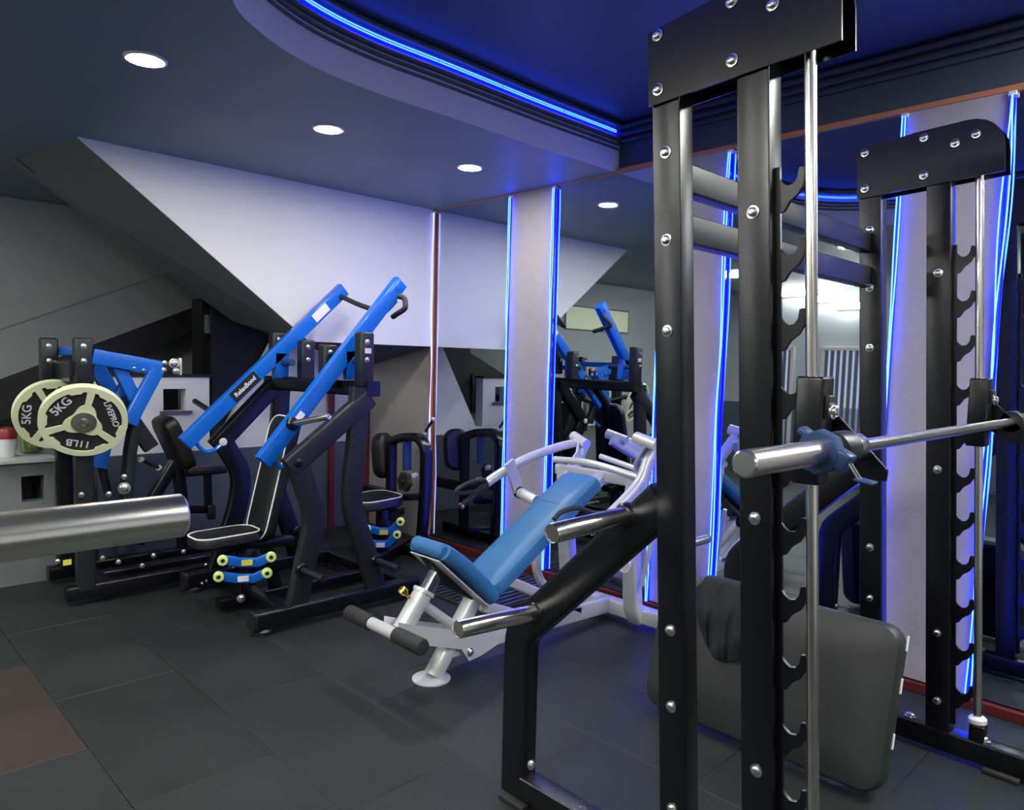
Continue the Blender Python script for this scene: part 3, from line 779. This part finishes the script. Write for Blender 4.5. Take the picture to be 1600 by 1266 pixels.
# ------------------------------------------------------------------ centre machine with two long blue arms
pm = thing('lever_row_machine', 'black plate-loaded machine with two long blue arms and white-piped seat', 'gym machine', (2.1, 3.9, 0))
YR_, YL_ = 3.6, 4.25
def c_(Y, x, y): return P('Y', Y, x, y)
for Y, pa, pb_, nm in ((YR_, (410, 722), (625, 441), 'r'), (YL_, (288, 693), (536, 452), 'l')):
    p0, p1 = c_(Y, *pa), c_(Y, *pb_)
    ar = MB().beam([p0, p1], .05, .085, up=(0, 0, 1), r=.003).build('lever_arm', 'blue', pm)
    d = (p1-p0).normalized(); n_ = V((-d.z, 0, d.x))
    if nm == 'l':
        # bar drawn sheet with script lettering and a sticker near the top
        cpt = p0+d*.47
        pl2 = MB().box(cpt+V((0, -.028, 0)), (.20, .004, .068), Matrix((d, V((0, 1, 0)), n_)).transposed()).build('name_plate', 'dark', ar, False)
        MB().box(p1-d*.24+V((0, -.028, 0)), (.13, .003, .055), Matrix((d, V((0, 1, 0)), n_)).transposed()).build('label_sticker', 'sticker', ar, False)
        NPL = (cpt+V((0, -.031, 0)), d, n_, pl2)
    else:
        MB().box(p0+d*.30+V((0, -.028, 0)), (.06, .003, .035), Matrix((d, V((0, 1, 0)), n_)).transposed()).build('label_sticker', 'sticker', ar, False)
        MB().lathe(p1-d*.05+V((0, -.026, 0)), (0, -1, 0), [(.012, 0), (.012, .004), (.008, .005)], 14).build('end_bolt', 'blue', ar)
    # stop tube at the lower end
    if nm == 'l': MB().tube(smooth_path([c_(Y, 307, 693), c_(Y, 320, 706), c_(Y, 334, 704), c_(Y, 344, 696)], 5), .012, 10).build('stop_hook', 'blue', ar)
    else: MB().tube([c_(Y, 420, 716), c_(Y, 440, 731)], .015, 12).build('stop_hook', 'blue', ar)
    # pivot sleeve
    pv = p0+d*.70
    MB().beam([pv-n_*.04+V((0, 0, 0)), pv-n_*.10+d*.06], .05, .16, up=d, r=.006).build('pivot_plate', 'blue', ar)
    MB().tube([pv-n_*.06+d*.05+V((0, -.14, 0)), pv-n_*.06+d*.05+V((0, .14, 0))], .02, 14).build('pivot_shaft', 'navy', ar)
# handles at the top of the arms
pl0 = c_(YL_, 530, 462); 
MB().tube(bend([pl0, P('Y', YL_-.20, 560, 476), P('Y', YL_-.38, 600, 490), P('Y', YL_-.36, 618, 470)], .05), .016, 12).build('handle', 'rubber', pm)
pr0 = c_(YR_, 616, 462)
MB().tube(bend([pr0, pr0+V((.04, -.05, -.01)), P('Y', YR_-.10, 634, 482), P('Y', YR_+.06, 614, 495)], .03), .016, 12).build('handle', 'rubber', pm)
# pegs on the arms
pg = c_(YR_-.03, 458, 662); peg(pg, P('Y', YR_-.30, 514, 651), .0165, pm, 'chrome', .036)
pg = c_(YL_+.03, 340, 650); peg(pg, P('Y', YL_+.36, 304, 627), .0165, pm, 'black2', .02)
# bearing blocks
for Y, x, y, lab, nb in ((YR_-.12, 569, 562, True, 2), (YR_+.12, 512, 572, False, 2), (YL_-.12, 478, 562, False, 2), (YL_+.12, 433, 550, False, 2)):
    hgt = .30 if lab else .24
    post_cap(pm, P('Y', Y, x, y), .085, .075, hgt, lab, nb)
cb0 = P('Y', YR_-.13, 578, 603); cb1 = P('Y', YL_+.14, 418, 590)
zc_ = 1.235
MB().beam([(cb0.x, YR_-.17, zc_), (cb0.x-.04, 3.9, zc_), (cb1.x+.03, YL_+.17, zc_)], .09, .085, r=.012).build('cross_head', 'black', pm)
# side frames
for Y, knee, mid1, mid2, ft, top, rear in (
    (3.46, (462, 722), (478, 765), (492, 810), (462, 975), (586, 612), ((548, 640), (540, 790), (590, 905))),
    (4.36, (345, 690), (378, 740), (372, 790), (338, 900), (440, 590), None)):
    kn = P('Y', Y, *knee); tp = P('Y', Y, *top)
    MB().beam([tp-(tp-kn).normalized()*.05, kn-(tp-kn).normalized()*.05], .062, .11, up=(0, 0, 1), r=.012).build('upper_brace', 'black2' if Y < 4 else 'black', pm)
    ft_ = P('Y', Y, *ft); ft_.z = .09
    col = MB().beam(bend([kn+V((.0, 0, .02)), P('Y', Y, *mid1), P('Y', Y, *mid2), ft_], .15), .056, .115, up=(1, 0, 0), r=.012).build('front_column', 'black2' if Y < 4 else 'black', pm)
    MB().lathe(kn+V((0, -.032, 0)), (0, -1, 0), [(.024, 0), (.024, .004), (.018, .008)], 18).build('pivot_cap', 'cup' if Y > 4 else 'black', pm)
    rp = [P('Y', 3.46, *a) for a in ((562, 618), (556, 700), (547, 790), (568, 850), (588, 905))]
    tpx = rp[0].x; rp = [V((p.x, Y, p.z)) for p in rp]; rp[0].z = zc_+.01; rp[-1].z = .09
    MB().beam(bend(rp, .12), .058, .11, up=(1, 0, 0), r=.012).build('rear_column', 'black2' if Y < 4 else 'black', pm)
    MB().beam([(1.62, Y-.0, .075), (2.62, Y, .075)], .075, .085, r=.012).build('base_rail', 'black', pm)
    for xx in (1.66, 2.58): MB().lathe((xx, Y, .0), (0, 0, 1), [(.05, 0), (.05, .02), (.03, .034)], 18).build('foot', 'black2', pm)
    MB().beam([(1.62, Y, .075), (1.60, Y, .075)], .08, .09, r=.015).build('end_cap', 'black2', pm)
    for x_ in (ft_.x+.02, rp[-1].x-.02):
        peg((x_, Y-.03, .30 if x_ < 2.2 else .27), (x_+.0, Y-.24, .30 if x_ < 2.2 else .27), .0165, pm, 'black2', .036)
for xx in (1.80, 2.56): MB().beam([(xx, 3.46, .075), (xx, 4.36, .075)], .07, .07, r=.01).build('base_cross_beam', 'black', pm)
# seat column, seat, back pad
sc = P('Y', 3.9, 345, 843)
rot = frame_rot(V((1, 0, .02)), z=V((-.02, 0, 1)))
piped_pad(pm, V((sc.x+.02, 3.9, .415)), (.36, .23, .06), rot, 'seat_pad', rc=.08)
MB().beam([(1.62, 3.9, .36), (2.05, 3.9, .34)], .08, .05, r=.01).build('seat_frame', 'black', pm)
MB().beam([(1.76, 3.9, .33), (1.76, 3.9, .04)], .07, .07, up=(0, 1, 0)).build('seat_column', 'black', pm)
MB().beam([(1.62, 3.9, .05), (2.56, 3.9, .05)], .07, .06, r=.01).build('centre_rail', 'black', pm)
bb0, bb1 = P('Y', 3.9, 404, 838), P('Y', 3.9, 446, 655)
d = (bb1-bb0).normalized(); n_ = V((-d.z, 0, d.x)); rot = frame_rot(d, z=n_)
piped_pad(pm, (bb0+bb1)/2, ((bb1-bb0).length+.04, .25, .06), rot, 'back_pad', rc=.09)
MB().beam([bb0-n_*.06-d*.05, bb1-n_*.07+d*.05, V((cb0.x-.03, 3.9, zc_))], .06, .05, up=(1, 0, 0), r=.01).build('back_support', 'black', pm)
MB().beam([bb0-n_*.06-d*.05, V((1.95, 3.9, .08))], .06, .06, up=(1, 0, 0), r=.01).build('back_support', 'black', pm)
fbp = P('Y', 3.9, 378, 868)
foot_bars(pm, P('Y', 3.70, 386, 872), (.92, -.38, 0), .24)
fq = P('Y', 3.78, 386, 885)
MB().box((fq.x+.01, 3.79, fq.z), (.05, .10, .2), ch=.006).build('bar_bracket', 'black', pm)
MB().beam([(fq.x+.01, 3.8, fq.z+.05), (fq.x+.03, 3.9, .34)], .05, .05).build('bracket_arm', 'blue', pm)
bolt(pm, P('Y', 3.74, 377, 935), (-.4, -1, 0), 1.5)
for px in ((323, 908), (338, 905), (316, 912)): bolt(pm, P('X', 1.62, *px), (-1, 0, 0), .8)

# ------------------------------------------------------------------ machine behind it, by the beige wall
bm3 = thing('seated_knob_machine', 'black seated machine with tall side pad and round knob by the beige wall', 'gym machine', (2.95, 4.3, 0))
def k_(x, y, X=3.15): return P('X', X, x, y)
for X in (3.12,):
    fr = [k_(658, 858), k_(665, 760), k_(666, 700), k_(655, 683), k_(630, 683), k_(612, 690)]
    fr[0].z = .06
    MB().beam(bend(fr, .07), .06, .075, up=(1, 0, 0), r=.012).build('arch_frame', 'black', bm3)
    MB().beam([k_(612, 690), k_(611, 780), V((3.15, k_(611, 780).y, .06))], .06, .07, up=(1, 0, 0), r=.012).build('column', 'black', bm3)
    MB().beam([k_(612, 775), k_(570, 765)], .07, .09, r=.015).build('side_arm', 'black', bm3)
    MB().beam([k_(612, 778), k_(662, 776)], .05, .05, r=.01).build('lower_link', 'black2', bm3)
    ip_ = MB().beam([k_(636, 690), k_(636, 735)], .035, .06, up=(1, 0, 0), r=.005).build('index_bar', 'navy', bm3)  # dark blue here stands for the blue light falling on the bar
    for kk in range(5): MB().lathe(k_(636, 694+kk*9)+V((-.02, 0, 0)), (-1, 0, 0), [(.005, 0), (.005, .003)], 8).build('index_hole', 'dark', ip_)
    kb = k_(641, 752)
    star = []
    for i in range(24): a = 2*PI*i/24; r_ = .07 if i % 4 < 2 else .06; star.append(kb+V((-.03, r_*math.cos(a), r_*math.sin(a))))
    kn_ = MB().prism(star, (-.035, 0, 0)).build('round_knob', 'rubber', bm3)
    MB().lathe(kb+V((-.065, 0, 0)), (-1, 0, 0), [(.025, 0), (.024, .012), (.014, .02)], 18).build('knob_centre', 'black2', kn_)
    MB().lathe(kb+V((0, -.05, .045)), (-1, -.3, 0), [(.02, -.02), (.02, .012), (.014, .016)], 16).build('pin_head', 'cup', bm3)
    MB().tube([k_(664, 676), k_(677, 655)], .010, 10).build('lever_pin', 'black2', bm3)
    for p_ in (k_(664, 676), k_(677, 655)): MB().lathe(p_, (-.3, -.3, 1), [(.012, -.008), (.012, .008)], 10).build('pin_end', 'cup', bm3)
sc0, sc1 = k_(597, 678), k_(597, 755)
rot = frame_rot(V((.0, .12, 1)), z=V((-.45, .9, 0)))
mb = MB(); pad_mesh(mb, k_(598, 712)+V((0, .0, 0)), (.34, .20, .11), rot, r=.04, crown=.01, rc=.09); mb.build('side_pad', 'vinyl', bm3)
rot = frame_rot(V((1, 0, .05)), z=V((-.05, 0, 1)))
st0 = P('Y', 4.05, 570, 797)
piped_pad(bm3, V((2.89, 4.32, .41)), (.36, .34, .07), rot, 'seat_pad', rc=.10)
MB().beam([(2.9, 4.22, .36), (2.9, 4.22, .05)], .07, .07, up=(0, 1, 0)).build('seat_column', 'black', bm3)
MB().beam([(2.9, 4.22, .3), (3.15, 4.35, .3)], .06, .06).build('seat_link', 'black', bm3)
fb = P('Z', .3, 600, 838)
foot_bars(bm3, P('X', 2.74, 600, 826), (.75, -.66, 0), .215, .05)
f3 = P('X', 2.76, 602, 836)
MB().beam([(f3.x+.02, f3.y+.05, f3.z-.12), (f3.x+.02, f3.y+.05, f3.z+.08)], .06, .06, up=(0, 1, 0)).build('bar_bracket', 'black', bm3)
MB().beam([(f3.x+.02, f3.y+.06, f3.z), (2.95, 4.25, f3.z)], .06, .06).build('bracket_arm', 'black', bm3)
MB().beam([(2.76, f3.y+.1, .06), (3.2, 4.35, .06)], .07, .07, r=.01).build('base_rail', 'black', bm3)
MB().beam([(3.15, 4.05, .04), (3.15, 4.7, .04)], .07, .07, r=.01).build('base_rail', 'black', bm3)
# dark ribbed mat beside it
rm = thing('ribbed_mat', 'dark ribbed rubber mat on the floor before the corner mirror', 'mat', (2.95, 3.35, 0))
MB().box((3.05, 3.28, .006), (.7, .7, .012), ch=.003).build('sheet', 'rubber', rm)
for i in range(14): MB().box((3.05, 2.95+.05*i, .016), (.68, .02, .01), ch=.003).build('rib', 'black2', rm)

# ------------------------------------------------------------------ left machine with blue linkage
lm = thing('chest_press_machine', 'black plate-loaded machine with blue triangular linkage at the left', 'gym machine', (1.4, 4.7, 0))
YN, YF = 4.52, 5.02
def n1(x, y, Y=YN): return P('Y', Y, x, y)
# near post
for Y, xa, xb, capx, m_ in ((YN, 128, 128, 132, 'black2'), (YF, 98, 98, 78, 'black')):
    top = n1(xa, 600, Y); bot = n1(xb, 870, Y); bot.z = .08
    MB().beam([top+V((0, 0, .05)), V((top.x, Y, .08))], .075, .09, up=(1, 0, 0), r=.012).build('upright', m_, lm)
    a, b = n1(capx, 528, Y-.03), n1(capx, 600, Y-.03)
    post_cap(lm, V(((a.x+b.x)/2, Y-.0, (a.z+b.z)/2)), .09, .08, a.z-b.z, False, 2)
    MB().beam([(top.x-.1, Y, .07), (top.x+1.1, Y, .07)], .07, .08, r=.012).build('base_rail', 'black', lm)
a, b = n1(128, 575, YN), n1(98, 575, YF)
MB().beam([(a.x, YN, 1.29), (b.x, YF, 1.29)], .12, .12, r=.012).build('cross_head', 'black', lm)
MB().beam([(a.x+.02, YN+.02, 1.40), (b.x, YF-.02, 1.40)], .05, .05, r=.01).build('pivot_shaft', 'blue', lm)
def bl(pts, w_=.05, h_=.075, Y=YN, m_='blue', name='link_arm', up=(0, 0, 1)):
    return MB().beam([n1(x, y, Y) for x, y in pts], w_, h_, up=up, r=.006).build(name, m_, lm)
bl([(144, 557), (252, 576)], h_=.085, Y=YN-.03)
bl([(245, 578), (212, 640), (202, 662)], h_=.075, Y=YN-.06)
bl([(184, 572), (213, 630)], h_=.07, Y=YN)
bl([(150, 572), (182, 628)], h_=.085, Y=YF-.25)
bl([(200, 605), (160, 690), (150, 730)], h_=.10, Y=YN+.08, name='swing_arm')
bl([(183, 625), (236, 700)], h_=.085, Y=YN+.04, m_='black2', name='joint_block')
bl([(212, 655), (203, 705), (190, 862)], h_=.10, Y=YN, m_='black2', name='front_column')
bl([(190, 630), (176, 660)], h_=.06, Y=YN+.02, m_='black2', name='joint_block')
jb = MB().box(n1(263, 573, YN-.02), (.07, .06, .07), ch=.01).build('end_joint', 'black2', lm)
for x, y, s_ in ((257, 567, .9), (256, 578, .9), (272, 568, 1.9), (275, 580, 1.2)): bolt(jb, n1(x, y, YN-.06), (-.3, -1, 0), s_)
MB().box(n1(281, 573, YN-.03), (.015, .03, .10), ch=.003).build('end_tab', 'silver', jb)
for x, y in ((209, 575), (224, 578), (205, 650)): bolt(lm, n1(x, y, YN-.05), (-.3, -1, 0), .8)
for x, y, s_ in ((194, 745, 1.), (194, 763, 2.2), (127, 773, 1.), (170, 772, 1.)): bolt(lm, n1(x, y, YN-.06), (-.3, -1, 0), s_)
bl([(150, 690), (168, 770)], .04, .04, Y=YN+.1, m_='black', name='handle')
# seat back and frame of this machine
bc0, bc1 = n1(248, 655, 4.75), n1(283, 728, 4.75)
d = (bc0-bc1).normalized(); n_ = V((-d.z, 0, d.x)); 
rot = frame_rot(d, z=-n_ if n_.x > 0 else n_)
mb = MB(); pad_mesh(mb, (bc0+bc1)/2+V((.02, 0, 0)), ((bc0-bc1).length+.02, .28, .09), rot, r=.03, crown=.01, rc=.06); mb.build('back_pad', 'vinyl', lm)
bl([(276, 720), (283, 770), (286, 856)], .06, .07, Y=4.75, m_='black', name='back_column')
bl([(274, 722), (232, 790), (215, 850)], .06, .06, Y=4.75, m_='black', name='back_brace')
MB().tube([n1(220, 718, 4.6), n1(248, 731, 4.7)], .012, 10).build('handle', 'rubber', lm)
for p_ in (n1(220, 718, 4.6), n1(248, 731, 4.7)): MB().lathe(p_, (-1, -1, .2), [(.016, -.01), (.016, .01)], 12).build('handle_end', 'cup', lm)
MB().beam([(1.15, 4.75, .07), (2.1, 4.75, .07)], .08, .08, r=.012).build('centre_rail', 'black', lm)
for xx in (1.25, 2.05): MB().beam([(xx, YN, .07), (xx, YF, .07)], .07, .07, r=.012).build('base_cross_beam', 'black', lm)
for x, y in ((90, 877), (160, 872), (222, 884), (185, 878), (287, 862), (322, 883), (240, 868)): bolt(lm, n1(x, y, YN-.04), (-.3, -1, 0), .9)
MB().box(n1(105, 879, YN-.045), (.04, .004, .03)).build('label_sticker', 'yellow', lm, False)
# t-shaped roller pad on the right of it
MB().box(n1(318, 735, 4.85), (.27, .14, .05), ch=.015).build('rest_pad', 'vinyl', lm)
bl([(324, 742), (326, 800)], .04, .05, Y=4.85, m_='black', name='rest_post')
MB().beam([n1(320, 796, 4.85), n1(286, 796, 4.75)], .05, .05).build('rest_arm', 'black', lm)
MB().box(n1(330, 800, 4.83), (.05, .05, .1), ch=.01).build('rest_collar', 'black2', lm)

# ------------------------------------------------------------------ weight plates
def text_mesh(body, size, mt, loc, rot, parent, ext=.001, name='lettering'):
    cu = bpy.data.curves.new(name, 'FONT'); cu.body = body; cu.size = size; cu.extrude = ext; cu.align_x = 'CENTER'; cu.align_y = 'CENTER'; cu.offset = size*.018
    o = bpy.data.objects.new(name, cu); C.objects.link(o)
    dg = bpy.context.evaluated_depsgraph_get(); me = bpy.data.meshes.new_from_object(o.evaluated_get(dg))
    bpy.data.objects.remove(o)
    me.materials.clear(); me.materials.append(M[mt])
    o = bpy.data.objects.new(name, me); C.objects.link(o)
    r = parent
    while r.parent: r = r.parent
    o.parent = parent; o.matrix_local = Matrix.Translation(V(loc)-r.location)@rot.to_4x4()
    return o
def weight_plate(c, n_, up, Rr, label, spin=0.):
    c = V(c); n_ = V(n_).normalized(); y_ = (V(up)-n_*V(up).dot(n_)).normalized(); x_ = y_.cross(n_)
    B = Matrix((x_, y_, n_)).transposed()@Matrix.Rotation(spin, 3, 'Z')
    o = thing('weight_plate', label, 'weight plate', c, 'cream and black 5 kg weight plates')
    th = .045
    # body disc (black) with recessed face
    MB().lathe(c, B@V((0, 0, 1)), [(.03, -th/2), (Rr*.96, -th/2), (Rr*.97, th/2-.010), (.03, th/2-.010)], 48).build('disc', 'rubber', o)
    # cream rim with notched inner edge
    def ring(r0f, r1f, z0, z1, seg=72, a0=0, a1=2*PI):
        mb = MB(); vs = []; fs = []; cl_ = abs(a1-a0-2*PI) < 1e-6; N = seg if cl_ else seg+1
        for k in range(N):
            a = a0+(a1-a0)*k/seg; ra, rb = r0f(a), r1f(a)
            for (r_, z) in ((ra, z0), (rb, z0), (rb, z1), (ra, z1)): vs.append(c+B@V((r_*math.cos(a), r_*math.sin(a), z)))
        for k in range(seg):
            l = (k+1) % N
            for i in range(4): j = (i+1) % 4; fs.append((k*4+i, l*4+i, l*4+j, k*4+j))
        mb.add(vs, fs); return mb
    def inner(a):
        t = (a % (2*PI/3))/(2*PI/3)
        return Rr*(.80 if (.10 < t < .26 or .74 < t < .90) else .86)
    ring(inner, lambda a: Rr, -th/2, th/2, 96).build('rim', 'cream', o, ang=30)
    # hub triangle and three spokes
    pts = []
    for k in range(36):
        a = 2*PI*k/36; tt = math.cos(3*a)
        pts.append(c+B@V(((Rr*(.40+.09*tt))*math.cos(a), (Rr*(.40+.09*tt))*math.sin(a), th/2-.010)))
    MB().prism(pts, B@V((0, 0, .009))).build('hub_triangle', 'cream', o)
    for k in range(3):
        a = 2*PI*k/3
        mb = MB(); ca, sa = math.cos(a), math.sin(a); w0, w1 = Rr*.07, Rr*.09
        q4 = [(Rr*.42, -w0), (Rr*.88, -w1), (Rr*.88, w1), (Rr*.42, w0)]
        mb.prism([c+B@V((x*ca-y*sa, x*sa+y*ca, th/2-.010)) for x, y in q4], B@V((0, 0, .0092))).build('spoke', 'cream', o)
    MB().lathe(c, B@V((0, 0, 1)), [(.028, -th/2), (Rr*.29, th/2-.002), (Rr*.29, th/2+.004), (Rr*.25, th/2+.006)], 32).build('hub_ring', 'chrome', o)
    MB().lathe(c+B@V((0, 0, th/2)), B@V((0, 0, 1)), [(Rr*.12, 0), (Rr*.12, .012), (Rr*.07, .016), (Rr*.03, .012)], 24).build('bar_end', 'steel', o)
    for txt, ang, sz in (('5KG', 60, .062), ('LIVEPRO', -60, .042), ('11LB', 180, .055)):
        a = R(ang); rr_ = Rr*.65
        rt_ = B@Matrix.Rotation(a-PI/2, 3, 'Z')
        text_mesh(txt, sz, 'sticker', c+B@V((rr_*math.cos(a), rr_*math.sin(a), th/2-.0095)), rt_, o, .0012)
    return o
pc1 = P('Y', YN-.2, 131, 657)
vd = (V((0, 0, CAM_H))-pc1).normalized()
nn = (vd+V((0, 0, -.52))).normalized()
RP = .5*122/CAM_F*(pc1-V((0, 0, CAM_H))).dot(_f)
weight_plate(pc1, nn, (0, 0, 1), RP, 'cream and black 5 kg plate in front, the fully visible one of the pair', R(78))
pc2 = P('Y', YF-.2, 84, 647)
nn2 = ((V((0, 0, CAM_H))-pc2).normalized()+V((.15, 0, -.35))).normalized()
weight_plate(pc2, nn2, (0, 0, 1), RP*.98, 'cream and black 5 kg plate half hidden behind the front one', R(118))
for c_1, n_1, bx in ((pc1, nn, (205, 655, YN+.04)), (pc2, nn2, (120, 640, YF-.02))):
    e_ = P('Y', bx[2], bx[0], bx[1])
    MB().tube([c_1-n_1*.022+V((0, 0, 0)), c_1-n_1*.12, e_], .022, 12).build('plate_peg', 'black2', lm)

# lettering on the left arm's name plate
c0_, d_, n__, pr_ = NPL
Bm = Matrix((d_, n__, d_.cross(n__))).transposed()
text_mesh('RelaxBond', .038, 'sticker', c0_, Bm, pr_, .0006)

# ------------------------------------------------------------------ barbell close to the camera at the left, on its stand
FY, FZ = .873, 1.213
ob = thing('barbell', 'thick chrome barbell sleeve reaching in from the left edge, close to the viewer', 'barbell', (-.6, FY, FZ))
MB().lathe((.322, FY, FZ), (-1, 0, 0), [(.022, 0), (.0252, .003), (.0252, .42)], 48).build('sleeve', 'chrome', ob)
MB().lathe((-.098, FY, FZ), (-1, 0, 0), [(.038, 0), (.038, .03), (.03, .035)], 32).build('collar_ring', 'chrome', ob)
MB().tube([(-.13, FY, FZ), (-1.45, FY, FZ)], .014, 16).build('bar', 'chrome', ob)
MB().lathe((-1.45, FY, FZ), (-1, 0, 0), [(.038, 0), (.038, .03), (.0252, .035), (.0252, .45), (.022, .453)], 32).build('sleeve', 'chrome', ob)
rk = thing('barbell_stand', 'black barbell stand just beyond the left edge of the view', 'rack', (-.8, .95, 0))
for x in (-.35, -1.25):
    MB().beam([(x, .96, .04), (x, .96, 1.45)], .06, .06, up=(0, 1, 0)).build('upright', 'black', rk)
    MB().beam([(x, .5, .035), (x, 1.4, .035)], .06, .07).build('foot_beam', 'black', rk)
    MB().prism([V((x-.02, .93, FZ-.09)), V((x-.02, .84, FZ-.05)), V((x-.02, .84, FZ+.01)), V((x-.02, .852, FZ+.01)), V((x-.02, .856, FZ-.0155)), V((x-.02, .93, FZ-.0155))], (.04, 0, 0)).build('rack_hook', 'black', rk)
MB().beam([(-.35, .96, .3), (-1.25, .96, .3)], .05, .05).build('cross_beam', 'black', rk)
